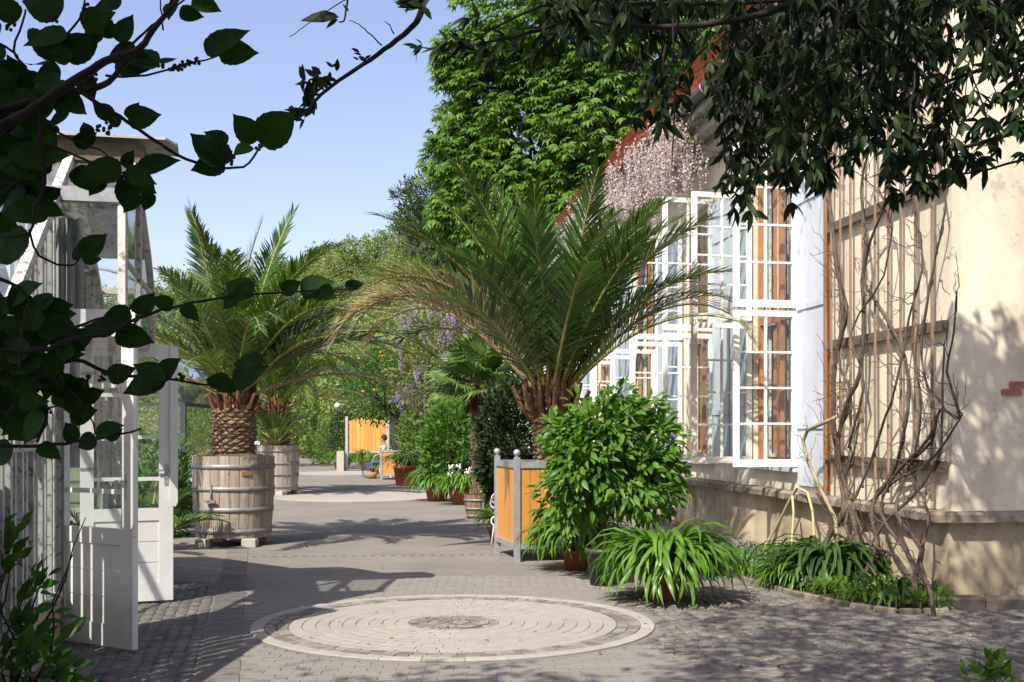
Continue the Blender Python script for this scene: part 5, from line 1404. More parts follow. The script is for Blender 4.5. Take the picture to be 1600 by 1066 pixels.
# little plant with a white flower spike at the right bottom
wp = thing('white_flower_plant', 'small green plant with a white flower spike in the bottom right corner', 'plant', (3.05, 7.55, 0))
n = 60; P = np.array((3.05, 7.55, .10))+unit(n)*npr.uniform(.03, .2, (n, 1))*np.array([1, .6, .5]); P[:, 2] = np.maximum(P[:, 2], .02)
leaves(wp, leaf_shape(.35, .1, .2, 'lance'), frames(P, unit(n)*.8+np.array([0, 0, .6]), unit(n)+np.array([0, -.3, 1]), npr.uniform(.09, .16, n)), 'ground_green')
b = MB(); b.tube([(3.06, 7.55, 0), (3.07, 7.54, .18)], .004, 5)
for i in range(16): a = i*2.4; b.ball((3.07+.012*math.cos(a), 7.54+.012*math.sin(a), .10+i*.006), .009, 5, 3)
b.build('flower_spike', 'white_flower', wp)
# ================================================================== TREES
def tree(name, label, base, crowns, trunk, n_cl, per, lsize, mat, sp, shape=None, group=None, bark='bark', low=-1.0):
    """crowns: list of (centre, radii, weight)"""
    t = thing(name, label, 'tree', tuple(base), group); PP = []; DD = []
    for (c, rad, w) in crowns:
        P, D = clumps(c, rad, max(3, int(n_cl*w)), per, sp, surf=.72, low=low); PP.append(P); DD.append(D)
    P = np.concatenate(PP); D = np.concatenate(DD); n = len(P)
    m = frames(P, D*.6+unit(n)*.6, unit(n)*.7+np.array([-.25, -.5, .7]), npr.uniform(.7, 1.3, n)*lsize)
    spread_mesh('crown', shape or leaf_shape(.6, kind='simple'), m, mat, t, None, False)
    r_, = trunk[:1]; b = MB(); top = Vector(crowns[0][0]); q = wander(base, (top.x, top.y, top.z), 8, .15); b.tube(q, [r_*(1-.08*i) for i in range(9)], 9)
    for (c, rad, w) in crowns:
        for i in range(5):
            d = unit(1)[0]; e = Vector(c)+Vector((d[0]*rad[0]*.75, d[1]*rad[1]*.75, d[2]*rad[2]*.6)); b.tube(wander(q[rnd.randrange(4, 8)], e, 6, .3), [r_*.42, r_*.36, r_*.3, r_*.22, r_*.15, r_*.1, r_*.04], 6)
    b.build('trunk', bark, t, True); return t
# chestnut: leaf = five leaflets fanned and hanging
V0, T0 = leaf_shape(.36, .1, .25, 'simple'); V = []; T = []
for k in range(5):
    a = R(-68+34*k); s_ = (.75, .95, 1.05, .95, .75)[k]
    for v in V0: V.append((s_*(v[0]*math.cos(a)-v[1]*math.sin(a)), s_*(v[0]*math.sin(a)+v[1]*math.cos(a)), s_*v[2]-.18*v[0]))
    T += [tuple(np.array(t)+k*len(V0)) for t in T0]
CH = (np.array(V), np.array(T))
cc = []
for (x, y, z, r_, rz_) in ((2.5, 48, 12.5, 5.2, 5.5), (.2, 47, 14.5, 3.2, 3.6), (-.1, 46.5, 9.5, 2.9, 3.0), (4.5, 46, 17, 4.5, 4), (1.2, 46, 17.6, 3.6, 3.5), (6, 48, 14, 5, 5), (1.5, 45.8, 8.5, 2.8, 2.8), (3.4, 45.2, 12, 3.4, 4), (8, 49, 19, 4, 4), (-1.7, 46.5, 12.4, 1.7, 1.5), (-1.3, 46.5, 16.2, 1.8, 1.5), (-2.0, 46, 10.2, 1.2, 1.0)):
    cc.append(((x, y, z), (r_, r_, rz_), r_/5.0))
def chestnut():
    t = thing('chestnut_tree', 'huge bright green chestnut tree rising behind the roof', 'tree', (3, 50, 0)); PP = []; DD = []
    for (c, rad, w) in cc:
        P, D = clumps(c, rad, int(420*w), 9, .42, surf=.80, low=-.6); PP.append(P); DD.append(D)
    P = np.concatenate(PP); D = np.concatenate(DD); k = (P[:, 1] < 50); P = P[k]; D = D[k]; n = len(P)
    D = D*np.array([1, 1, .2])+np.array([0, -.2, -.45])+unit(n)*.35
    spread_mesh('crown', CH, frames(P, D, unit(n)*.45+np.array([-.3, -.45, .9]), npr.uniform(.24, .42, n)), 'chestnut', t)
    b = MB(); q = wander((3, 50, 0), (3, 49, 13), 8, .3); b.tube(q, [.55-.04*i for i in range(9)], 10)
    for (c, rad, w) in cc:
        for i in range(4):
            d = unit(1)[0]; b.tube(wander(q[rnd.randrange(3, 8)], Vector(c)+Vector(d)*rad[0]*.7, 7, .4), [.22, .19, .16, .12, .09, .06, .04, .02], 6)
    b.build('trunk', 'bark', t, True)
    # flower candles
    b = MB()
    for i in np.argsort(npr.rand(n))[:150]:
        p = Vector(P[i]); b.tube([p, p+Vector((0, 0, .28))], [.06, .015], 5)
    o = b.build('flower_candles', 'wisteria_pink', t); o['kind'] = 'stuff'
chestnut()
# dark pine beside it
tree('pine_tree', 'dark spreading pine tree left of the chestnut', (-3.2, 62, 0), [((-3.6, 62, 14.0), (2.6, 2.2, 1.0), .8), ((-4.2, 61.5, 12.6), (2.0, 2, .9), .7), ((-2.2, 61, 15.4), (2.4, 2, 1.2), .7), ((-3.0, 61, 11.3), (2.8, 2.2, 1.0), .8), ((-1.2, 60, 17.2), (2.6, 2, 1.6), .8), ((-.4, 60, 13.5), (3, 2, 2), .8), ((-1.2, 59, 9.5), (3, 2, 1.6), .8)],
     (.3,), 300, 14, .34, 'pine', .35, leaf_shape(.22, kind='simple'))
# hillside with its wood
b = MB(); vs = []; fs = []; nx, ny = 44, 14
def hillz(x, y): return max(-.5, (y-104)*.31)*(.35+.65*(1/(1+math.exp(-(x+52)/7.0))))*(1-.12*math.sin(x*.12))
for j in range(ny):
    for i in range(nx):
        x = -110+i*4.0; y = 100+j*8; vs.append((x, y, hillz(x, y)))
for j in range(ny-1):
    for i in range(nx-1): fs.append((j*nx+i, j*nx+i+1, (j+1)*nx+i+1, (j+1)*nx+i))
b.add(vs, fs); hl = b.build('hill', 'hill', None, True); hl['kind'] = 'structure'
# three crown meshes shared by the wood
def proto_tree(mat, tall, seedv, thin=False):
    t = thing('hillside_tree', 'spring green tree in the wood on the far hillside', 'tree', (0, 0, 0)); PP = []; DD = []
    for k in range(7):
        a = k*.9; rr_ = 2.0 if k else 0; c = (rr_*math.cos(a), rr_*math.sin(a), tall*(.55+.06*k if k else .72)); P, D = clumps(c, (2.3, 2.3, 2.2), 60 if not thin else 34, 10, .55, .7); PP.append(P); DD.append(D)
    P = np.concatenate(PP); D = np.concatenate(DD); n = len(P)
    spread_mesh('crown', leaf_shape(.7, kind='simple'), frames(P, D+unit(n), unit(n)*.8+np.array([-.2, -.4, .6]), npr.uniform(.22, .42, n)), mat, t)
    b = MB(); q = wander((0, 0, -1), (0, 0, tall*.9), 6, .3); b.tube(q, [.3, .27, .24, .2, .15, .1, .03], 7)
    for i in range(9):
        d = unit(1)[0]; p = q[2+i % 4]; b.tube(wander(p, p+Vector((d[0]*3, d[1]*3, 2.5)), 5, .25), [.12, .1, .08, .06, .04, .015], 5)
    b.build('trunk', 'bark', t, True); return t
protos = [proto_tree('spring', 10, 1), proto_tree('spring2', 11, 2, True), proto_tree('hillgreen', 9, 3), proto_tree('spring2', 9, 4)]
G = 'trees of the wood on the far hillside'
first = [True]*4; spotsT = []
rh = random.Random(77)
for j in range(7):
    y = 103+j*11
    for i in range(13):
        x = -66+i*5.6+rh.uniform(-2.0, 2.0)+(2.8 if j % 2 else 0)
        p_ = 800+F*x/y
        if p_ < 190 or p_ > 760: continue
        spotsT.append((x, y+rh.uniform(-4, 4)))
for (x, y) in spotsT:
    k = rh.choice((0, 1, 2, 0, 3, 1)); o = protos[k] if first[k] else copy_tree(protos[k]); first[k] = False
    o.location = (x, y, hillz(x, y)-.3); o.rotation_euler.z = rnd.uniform(0, 6); s_ = rh.uniform(.78, 1.08); o.scale = (s_, s_, s_*rh.uniform(.8, 1.05)); o['group'] = G
    o['label'] = ('fresh green leafy tree in the wood on the far hillside', 'thin pale yellow green tree in the wood on the far hillside', 'mid green low tree in the wood on the far hillside', 'full pale yellow green tree in the wood on the far hillside')[k]
# nearer garden trees and hedges on both sides of the far path
GT = [('garden_tree', 'yellow green shrubby tree at the far end of the path', (-19.5, 84, 0), [((-19.5, 84, 3.4), (3.4, 3, 3.4), 1.0), ((-16.5, 86, 4.2), (3, 2.5, 3), .8)], 'spring2', .30),
      ('garden_tree', 'light green tree above the path bend behind the second palm', (-14.0, 76, 0), [((-13.8, 76, 3.8), (3.0, 2.6, 3.4), 1.0), ((-12, 74, 2.4), (2.2, 2, 2.4), .6)], 'hillgreen', .26),
      ('garden_tree', 'tall bright tree rising left of the nearest palm', (-20, 58, 0), [((-18.5, 58, 4.2), (3.0, 3, 3.8), 1.0), ((-20, 57, 2.6), (3.5, 2.4, 2.6), .8), ((-16.3, 57, 2.4), (2.4, 2, 2.2), .6)], 'spring', .22),
      ('garden_tree', 'dense green tree behind the farther barrel', (-13.4, 56, 0), [((-13.2, 56, 3.0), (2.6, 2, 2.8), 1.0), ((-15.4, 55, 1.8), (1.9, 1.6, 1.8), .5)], 'hillgreen', .20),
      ('garden_tree', 'pale green tree behind the purple wisteria', (-4.2, 64, 0), [((-4.6, 64, 5.0), (3.4, 2.6, 4.2), 1.0), ((-8.2, 66, 4.2), (3.0, 2.5, 3.8), .8), ((-1.8, 60, 4.6), (3.0, 2, 4.0), .8)], 'spring', .24),
      ('garden_tree', 'yellowish tree above the orange tree', (-8.6, 74, 0), [((-8.6, 74, 5.6), (3.4, 2.6, 4.0), 1.0)], 'spring2', .24)]
for (nm, lab, base, crs, mat, ls) in GT: tree(nm, lab, base, crs, (.16,), 330, 10, ls, mat, .45)
H = [('clipped_shrub', 'bright green low shrub at the right edge of the far path', (-9.7, 60, .9), (.75, .8, .95), 'hedge', .09), ('clipped_shrub', 'narrow upright green shrub left of the board screen', (-9.0, 57, 1.1), (.45, .5, 1.2), 'hillgreen', .08),
     ('clipped_shrub', 'very dark round shrub left of the board screen', (-7.8, 55, 1.5), (.7, .7, 1.25), 'dark_leaf', .10), ('clipped_shrub', 'rounded hedge clump left of the far path', (-13.6, 66, .8), (1.1, 1, .9), 'hedge', .10),
     ('clipped_shrub', 'bushy green shrub at the end of the path', (-22.0, 100, 1.2), (2.4, 1.5, 1.6), 'hedge', .15), ('clipped_shrub', 'broad shrub at the left of the path end', (-29, 104, 1.4), (3.0, 1.5, 2), 'spring', .16),
     ('clipped_shrub', 'green shrub right of the path end', (-15.5, 88, 1.2), (2.4, 1.4, 1.6), 'hedge', .13), ('clipped_shrub', 'thicket right of the path behind the orange tree', (-6.5, 58, 1.6), (1.8, 1.2, 1.9), 'hillgreen', .13),
     ('clipped_shrub', 'leafy shrub between orange tree and camellia', (-2.7, 37, 1.3), (.95, .9, 1.45), 'hedge', .11), ('clipped_shrub', 'shrub under the wisteria behind the camellia', (-1.55, 33, 1.6), (.9, .8, 1.6), 'hillgreen', .11),
     ('clipped_shrub', 'thicket left of the farther barrel', (-9.9, 38, 1.2), (1.6, 1.2, 1.7), 'hillgreen', .12), ('clipped_shrub', 'green bush left of the nearest barrel beyond the door', (-6.6, 22, .75), (.75, .8, .9), 'bush_leaf', .10),
     ('clipped_shrub', 'low plants behind the open greenhouse door', (-5.6, 18.6, .5), (.5, .6, .7), 'bush_leaf', .09)]
for (nm, lab, c, rad, mat, ls) in H:
    v = rad[0]*rad[2]; shrub(nm, lab, 'shrub', c, rad, int(150+120*min(3, v)), 9, ls*1.25, mat, .16*max(1, rad[0]*.8), None, 0, (.04, c[2]))
# terracotta pot at the path end
tp = flower_pot('terracotta_pot', Vector((px(478, 680, 82).x, 82, 0)), .42, .55, 'terracotta', 'terracotta pot with a small shrub at the far end of the path', 'flower pot')
c = px(478, 680, 82); n = 500; P = np.array((c.x, 82, 1.3))+unit(n)*npr.uniform(.2, .8, (n, 1)); spread_mesh('foliage', leaf_shape(.5, kind='simple'), frames(P, unit(n), unit(n)+np.array([0, 0, 1]), npr.uniform(.1, .18, n)), 'hillgreen', tp, 'stuff')
# garden lamp
gl = thing('garden_lamp', 'white globe garden lamp on a slim post before the dark shrub', 'lamp', (px(527, 700, 60).x, 60, 0)); x = px(527, 700, 60).x
b = MB(); b.tube([(x, 60, 0), (x, 60, 2.8)], .025, 8); b.build('post', 'dark_frame', gl, True)
b = MB(); b.ball((x, 60, 2.98), .15, 14, 10); b.build('globe', 'lamp_globe', gl, True)
# little house with red roof
hs = thing('small_house', 'small pale house with a terracotta roof showing through the trees', 'house', (-20.5, 112, 0))
b = MB(); b.box((-20.5, 112, 1.9), (5, 4, 3.8)); b.build('wall', 'render_pale', hs)
b = MB(); b.add([(-23.3, 109.7, 3.7), (-17.7, 109.7, 3.7), (-17.7, 114.3, 3.7), (-23.3, 114.3, 3.7), (-22.0, 112, 5.9), (-19.0, 112, 5.9)], [(0, 1, 5, 4), (1, 2, 5), (2, 3, 4, 5), (3, 0, 4), (3, 2, 1, 0)]); b.build('roof', 'terracotta', hs)
b = MB(); b.box((-20.5, 109.97, 2.0), (.9, .05, 1.2)); b.build('window', 'dark_inside', hs)
# far small glasshouse with curved roof
g2 = thing('small_glasshouse', 'distant glasshouse with dark iron frame and curved glass roof behind the greenhouse door', 'greenhouse', (-9.1, 30, 0))
x0, x1, y0, y1 = -10.9, -7.55, 27.2, 33
b = MB()
for (x, y) in ((x0, y0), (x1, y0), (x1, y1), (x0, y1), ((x0+x1)/2, y0)): b.box((x, y, 1.15), (.12 if x == x1 else .07, .12 if x == x1 else .07, 2.3))
b.box(((x0+x1)/2, y0, 2.28), (x1-x0, .08, .08)); b.box((x1, (y0+y1)/2, 2.28), (.08, y1-y0, .08)); b.box((x1, y1-.6, 1.8), (.25, .9, 3.4))
b.box(((x0+x1)/2, y0, .5), (x1-x0, .06, .06)); b.box((x1, (y0+y1)/2, .5), (.06, y1-y0, .06)); b.build('iron_frame', 'dark_frame', g2)
arc = [((x0+x1)/2+(x1-x0)/2*math.cos(a), 2.3+1.35*math.sin(a)) for a in [PI*i/8 for i in range(9)]]
for (y) in (y0, (y0+y1)/2, y1):
    b = MB(); b.tube([(p[0], y, p[1]) for p in arc], .035, 6); b.build('rib', 'dark_frame', g2)
for i in range(8):
    b = MB(); (xa, za), (xb, zb) = arc[i], arc[i+1]; b.add([(xa, y0, za), (xb, y0, zb), (xb, y1, zb), (xa, y1, za)], [(0, 1, 2, 3)]); b.build('roof_pane', 'roof_glass', g2)
for i in range(6):
    ya = y0+(y1-y0)*i/6; yb = y0+(y1-y0)*(i+1)/6; b = MB(); b.add([(x1, ya, 0), (x1, yb, 0), (x1, yb, 2.3), (x1, ya, 2.3)], [(0, 1, 2, 3)]); b.build('pane', 'dirty_glass', g2)
for i in range(4):
    xa = x0+(x1-x0)*i/4; xb = x0+(x1-x0)*(i+1)/4; b = MB(); b.add([(xa, y0, 0), (xb, y0, 0), (xb, y0, 2.3), (xa, y0, 2.3)], [(0, 1, 2, 3)]); b.build('pane', 'dirty_glass', g2)
# plants beyond the open door
for (x, y, sc2, lab) in ((-5.0, 16.3, 1.0, 'small feathery palm on the ground left of the nearest barrel'), (-5.7, 20.2, 1.25, 'bushy green palm plant beyond the open greenhouse door')):
    t = thing('young_palm', lab, 'palm', (x, y, 0)); crown(t, (x, y), 'small', [(0, 4, .1), (1, 6, .1), (2, 7, .1)], r_=.03, scale=sc2)
tp2 = flower_pot('terracotta_pot', Vector((-4.55, 12.9, .0)), .16, .24, 'terracotta', 'terracotta pot seen through the panes of the open door', 'flower pot')
t = thing('young_palm', 'leafy plant in the terracotta pot behind the open door', 'palm', (-4.55, 12.9, .24)); crown(t, (-4.55, 12.9), 'small', [(0, 4, .22), (1, 6, .22), (2, 5, .22)], r_=.02, scale=.75)
t = thing('garden_bench', 'plain pale bench beyond the open greenhouse door', 'bench', (-6.6, 24.5, 0))
for i in range(3):
    b = MB(); b.box((-6.6, 24.3+i*.17, .45), (1.5, .14, .035)); b.build('seat_slat', 'galv', t)
for i in range(2):
    b = MB(); b.box((-6.6, 24.74, .66+i*.16), (1.5, .03, .1)); b.build('back_slat', 'galv', t)
for x in (-7.2, -6.0):
    b = MB(); b.box((x, 24.48, .21), (.06, .45, .42)); b.box((x, 24.77, .42), (.06, .05, .84)); b.build('leg', 'galv', t)

# ================================================================== WISTERIA
def raceme_shape():
    V = []; T = []; r_ = random.Random(3); V0, T0 = leaf_shape(.9, .1, 0, 'simple')
    for i in range(34):
        t = i/34; a = i*2.4; rr_ = .17*(1-t)+.03; p = np.array([rr_*math.cos(a), rr_*math.sin(a), -t]); s_ = .12*(1-.4*t)
        q = Euler((r_.uniform(0, 6), r_.uniform(0, 6), r_.uniform(0, 6))).to_matrix(); q = np.array(q)
        k = len(V)
        for v in V0: V.append(tuple(p+q @ (v*s_)))
        T += [tuple(np.array(x)+k) for x in T0]
    return np.array(V), np.array(T)
RAC = raceme_shape()
def racemes(t, P, size, mat):
    n = len(P); a = npr.uniform(0, 6, n); x = np.stack([np.cos(a), np.sin(a), 0*a], 1); z = np.stack([npr.normal(0, .12, n), npr.normal(0, .12, n), np.ones(n)], 1)
    spread_mesh('flower_clusters', RAC, frames(P, x, z, size), mat, t, 'stuff')
w1 = thing('wisteria', 'pale pink wisteria in full bloom hanging over the eave above the second window', 'wisteria', tuple(OW(9.5, .5, 6.3)))
P = []
for _ in range(520):
    u = rnd.uniform(6.8, 16.5); z = rnd.gauss(6.28, .30)-(u-6)*.02; n_ = rnd.uniform(.45, .95)
    if u < 7.4 and z > 6.7: continue
    P.append(OW(u, n_, min(z, 6.85)))
for _ in range(90): P.append(OW(rnd.gauss(8.2, .8), rnd.uniform(.3, .75), rnd.uniform(5.6, 6.4)))
racemes(w1, np.array([tuple(p) for p in P]), npr.uniform(.26, .42, len(P)), 'wisteria_pink')
n = 700; P = np.array([tuple(OW(rnd.uniform(6.3, 15.5), rnd.uniform(.3, .9), rnd.gauss(6.35, .28))) for _ in range(n)])
spread_mesh('foliage', leaf_shape(.45, .1, .2, 'simple'), frames(P, unit(n)+np.array([0, 0, -.4]), unit(n)+np.array([-.4, -.5, .6]), npr.uniform(.06, .13, n)), 'wisteria_leaf', w1, 'stuff')
b = MB()
for i in range(8):
    b.tube(wander(OW(6.2+i*1.1, .4, 6.3+rnd.uniform(-.2, .2)), OW(7.6+i*1.1, .7, 6.5+rnd.uniform(-.2, .3)), 6, .12), .02, 5)
b.tube(wander(OW(11.5, .2, 0), OW(10.5, .45, 6.3), 12, .12), .05, 7); b.build('stems', 'vine', w1)['kind'] = 'stuff'
w2 = thing('wisteria', 'violet wisteria in bloom on the far wall behind the fan palm', 'wisteria', (-1.6, 34.5, 0))
P, D = clumps((-2.1, 35, 3.6), (1.5, 1.0, 1.9), 330, 10, .3, .6); n = len(P)
spread_mesh('foliage', leaf_shape(.5, kind='simple'), frames(P, D+unit(n)*.5, unit(n)*.7+np.array([-.2, -.4, .7]), npr.uniform(.12, .22, n)), 'wisteria_leaf', w2, 'stuff')
P, D = clumps((-2.1, 34.7, 3.7), (1.6, 1.1, 2.0), 60, 3, .3, .75); racemes(w2, P[P[:, 2] > 2.4], npr.uniform(.3, .5, (P[:, 2] > 2.4).sum()), 'wisteria_purple')
P, D = clumps((-3.2, 35.2, 2.85), (.75, .5, .3), 20, 3, .2, .75); racemes(w2, P, npr.uniform(.25, .4, len(P)), 'wisteria_purple')
b = MB()
for i in range(7): b.tube(wander((-1.6+rnd.uniform(-.2, .2), 34.6, 0), (-2.1+rnd.uniform(-1, 1), 34.8, 3+rnd.uniform(0, 1)), 10, .15), .035, 6)
b.build('stems', 'vine', w2)['kind'] = 'stuff'

# ================================================================== FOREGROUND BRANCHES
DL = 2.6
def LP(x, y, d): return px(x, y, d)
lb = thing('leafy_branch', 'dark overhanging branch with broad pointed leaves and berry clusters at upper left', 'branch', tuple(LP(0, 160, DL)))
def br(pts, r0, r1, d0=DL, d1=DL, parent=lb, name='twig', mat='twig', n=6):
    P = [LP(x, y, d0+(d1-d0)*i/(len(pts)-1)) for i, (x, y) in enumerate(pts)]; Q = []
    for i in range(len(P)-1):
        for j in range(3):
            t = j/3; a = P[max(0, i-1)]; b_ = P[i]; c = P[i+1]; d = P[min(len(P)-1, i+2)]
            Q.append(.5*((2*b_)+(c-a)*t+(2*a-5*b_+4*c-d)*t*t+(3*b_-a-3*c+d)*t**3)+Vector((rnd.uniform(-1, 1), rnd.uniform(-1, 1), rnd.uniform(-1, 1)))*.0018)
    Q.append(P[-1]); b = MB(); m = len(Q); b.tube(Q, [r0+(r1-r0)*i/(m-1) for i in range(m)], n); b.build(name, mat, parent, True); return Q
B = [([(-40, 215), (0, 200), (60, 165), (130, 118), (165, 95), (215, 78), (240, 45), (262, 20), (290, -20)], .013, .004),
     ([(-30, 178), (30, 165), (90, 145), (140, 140), (170, 128), (195, 100), (215, 80)], .010, .005),
     ([(150, 100), (190, 85), (215, 60), (250, 30), (300, -10)], .004, .002), ([(165, 117), (210, 120), (265, 108), (320, 93), (345, 84)], .003, .0015),
     ([(120, 138), (165, 170), (200, 190), (250, 225), (290, 248), (345, 262), (380, 260), (402, 238), (408, 218)], .0045, .0022),
     ([(10, 205), (60, 165), (62, 230), (70, 285), (55, 325), (45, 365), (0, 372)], .006, .002), ([(40, 105), (22, 80), (35, 35), (40, 15)], .003, .002), ([(98, 60), (125, 30), (135, -10)], .003, .002), ([(255, 45), (252, 15), (250, -10)], .002, .0015),
     ([(70, 225), (130, 248), (190, 272), (235, 260)], .003, .0015), ([(75, 200), (130, 225), (165, 240), (200, 280)], .003, .0015), ([(45, 360), (60, 400), (105, 415), (125, 405), (128, 390)], .003, .0015),
     ([(-30, 545), (60, 548), (110, 530), (170, 520), (220, 495), (270, 480), (370, 462), (470, 456), (560, 450)], .006, .0015), ([(-30, 595), (40, 560), (100, 520), (150, 500), (200, 490)], .006, .002),
     ([(-30, 690), (20, 640), (60, 575), (110, 560), (180, 585), (250, 590), (330, 602), (370, 600)], .008, .0015), ([(-30, 697), (60, 697), (120, 690), (165, 685), (220, 670)], .005, .002), ([(30, 585), (35, 520), (42, 475)], .003, .002), ([(60, 690), (75, 640), (60, 600)], .003, .002),
     ([(55, 575), (110, 610), (140, 650), (150, 680)], .003, .0015), ([(-20, 625), (60, 640), (110, 625)], .003, .002), ([(-30, 330), (20, 290), (60, 250)], .005, .003), ([(-20, 60), (20, 80), (30, 100)], .003, .002), ([(-20, 430), (30, 450), (60, 500), (80, 540)], .005, .002)]
BQ = [br(p, r0, r1, DL-.15+.04*(i % 4), DL-.1+.05*(i % 5)) for i, (p, r0, r1) in enumerate(B)]
HL = leaf_shape(.74, .10, .12, 'heart')
def jag(sh):   # serrated edge, cheap
    return sh
LV = [(318, 84, 355, 60, 1), (345, 84, 372, 62, 1)]
# base x,y, tip x,y
lf = [(322, 84, 385, 42), (342, 84, 402, 80), (186, 66, 205, 22), (160, 62, 130, 38), (215, 80, 165, 92), (250, 98, 190, 90), (252, 100, 275, 88), (110, 95, 70, 70), (100, 90, 155, 55), (30, 30, -20, -5), (100, 10, 30, 0), (60, 30, 90, -15), (190, 5, 145, 8), (270, 5, 262, 28), (300, 0, 345, 15), (280, 20, 318, 25), (20, 100, -15, 140), (75, 150, 25, 110), (85, 165, 30, 150), (105, 55, 35, 65), (106, 90, 45, 50), (128, 40, 178, 18), (165, 60, 175, 30), (180, 100, 245, 98),
      (175, 185, 145, 160), (200, 188, 250, 178), (190, 190, 170, 185), (200, 185, 215, 160), (400, 222, 365, 178), (404, 222, 462, 175), (392, 228, 365, 240), (352, 258, 300, 205), (350, 252, 300, 265), (345, 248, 320, 215), (355, 225, 320, 205), (130, 160, 110, 175), (108, 178, 70, 195), (75, 205, 35, 185), (60, 200, 10, 205),
      (215, 268, 278, 245), (210, 275, 240, 300), (200, 280, 195, 330), (190, 270, 125, 262), (195, 270, 245, 285), (195, 262, 205, 240), (165, 275, 110, 280), (160, 275, 140, 305), (70, 290, 15, 310), (60, 270, 0, 260), (215, 300, 192, 332), (235, 300, 225, 330), (30, 280, -10, 260), (40, 300, -5, 330), (20, 340, -20, 380), (45, 365, 0, 410), (30, 400, -20, 370),
      (128, 400, 165, 365), (128, 402, 115, 390), (128, 404, 158, 404), (65, 240, 20, 230), (70, 255, 105, 240), (20, 130, -20, 110), (95, 110, 50, 125), (50, 210, -10, 230), (120, 230, 150, 205), (140, 215, 130, 190), (60, 320, 100, 335), (20, 250, 60, 290),
      (215, 492, 240, 455), (205, 490, 155, 500), (200, 490, 180, 520), (270, 480, 235, 465), (285, 478, 310, 500), (370, 462, 395, 440), (372, 462, 350, 480), (395, 460, 350, 440), (470, 456, 520, 438), (540, 450, 565, 442), (520, 450, 500, 462), (440, 456, 470, 440), (180, 520, 130, 505), (180, 522, 240, 532), (250, 590, 278, 560), (255, 592, 210, 570), (250, 592, 215, 600), (260, 590, 190, 610), (365, 600, 415, 570), (370, 600, 340, 610), (355, 600, 320, 590), (410, 572, 362, 565),
      (60, 575, 5, 560), (110, 560, 85, 530), (95, 560, 50, 590), (60, 600, 110, 600), (140, 605, 90, 620), (75, 660, 20, 655), (150, 680, 190, 662), (150, 683, 120, 700), (165, 685, 190, 670), (110, 655, 150, 640), (60, 697, 95, 715), (30, 640, -15, 620), (40, 560, 5, 530), (35, 520, 0, 500), (80, 535, 130, 545), (60, 640, 10, 690), (20, 470, 60, 440), (40, 480, -10, 470), (60, 520, 110, 510), (10, 590, 60, 610), (0, 500, 40, 540), (120, 690, 100, 660), (20, 700, -20, 720), (130, 625, 160, 610), (30, 630, 75, 625), (0, 660, 40, 670), (170, 590, 210, 575), (60, 560, 90, 590)]
ms = []
for i, (x0, y0, x1, y1) in enumerate(lf):
    d = DL-.1+.03*((i*7) % 6); a = LP(x0, y0, d); c = LP(x1, y1, d+rnd.uniform(-.03, .03)); ax_ = c-a; L = ax_.length*1.04
    nn = Vector((rnd.uniform(-.55, .55), -1, rnd.uniform(-.1, .8)))
    ms.append(frames([tuple(a)], [tuple(ax_)], [tuple(nn)], [max(L, .045)])[0])
for _ in range(150):   # filler in the dense heart of the branch
    x = rnd.uniform(-70, 130)*rnd.uniform(.3, 1); y = rnd.choice((rnd.uniform(60, 330), rnd.uniform(480, 660))); a = LP(x, y, DL+rnd.uniform(-.1, .25)); ax_ = Vector((rnd.uniform(-1, 1), rnd.uniform(-.4, .4), rnd.uniform(-.7, .5)))
    ms.append(frames([tuple(a)], [tuple(ax_)], [(rnd.uniform(-.5, .5), -1, rnd.uniform(-.1, .8))], [rnd.uniform(.06, .09)])[0])
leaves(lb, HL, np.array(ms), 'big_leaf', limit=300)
b = MB()
for (x, y) in ((15, 42), (18, 38), (85, 30), (135, 10), (270, 3), (75, 85), (85, 88), (186, 82), (192, 78), (250, 100), (268, 107), (277, 106), (290, 100), (295, 98), (308, 96), (283, 106), (155, 200), (165, 205), (170, 196), (362, 247), (360, 252), (404, 232), (195, 275), (188, 278), (140, 588), (135, 600), (160, 590), (165, 588), (280, 590), (284, 588), (190, 580), (100, 590), (60, 605), (75, 640), (20, 600), (90, 545), (140, 125), (148, 120), (120, 130), (90, 200), (205, 480), (216, 498)):
    for k in range(5): b.ball(LP(x+rnd.uniform(-5, 5), y+rnd.uniform(-5, 5), DL-.08+rnd.uniform(-.02, .02)), .0042, 6, 4)
b.build('berries', 'twig', lb)['kind'] = 'stuff'

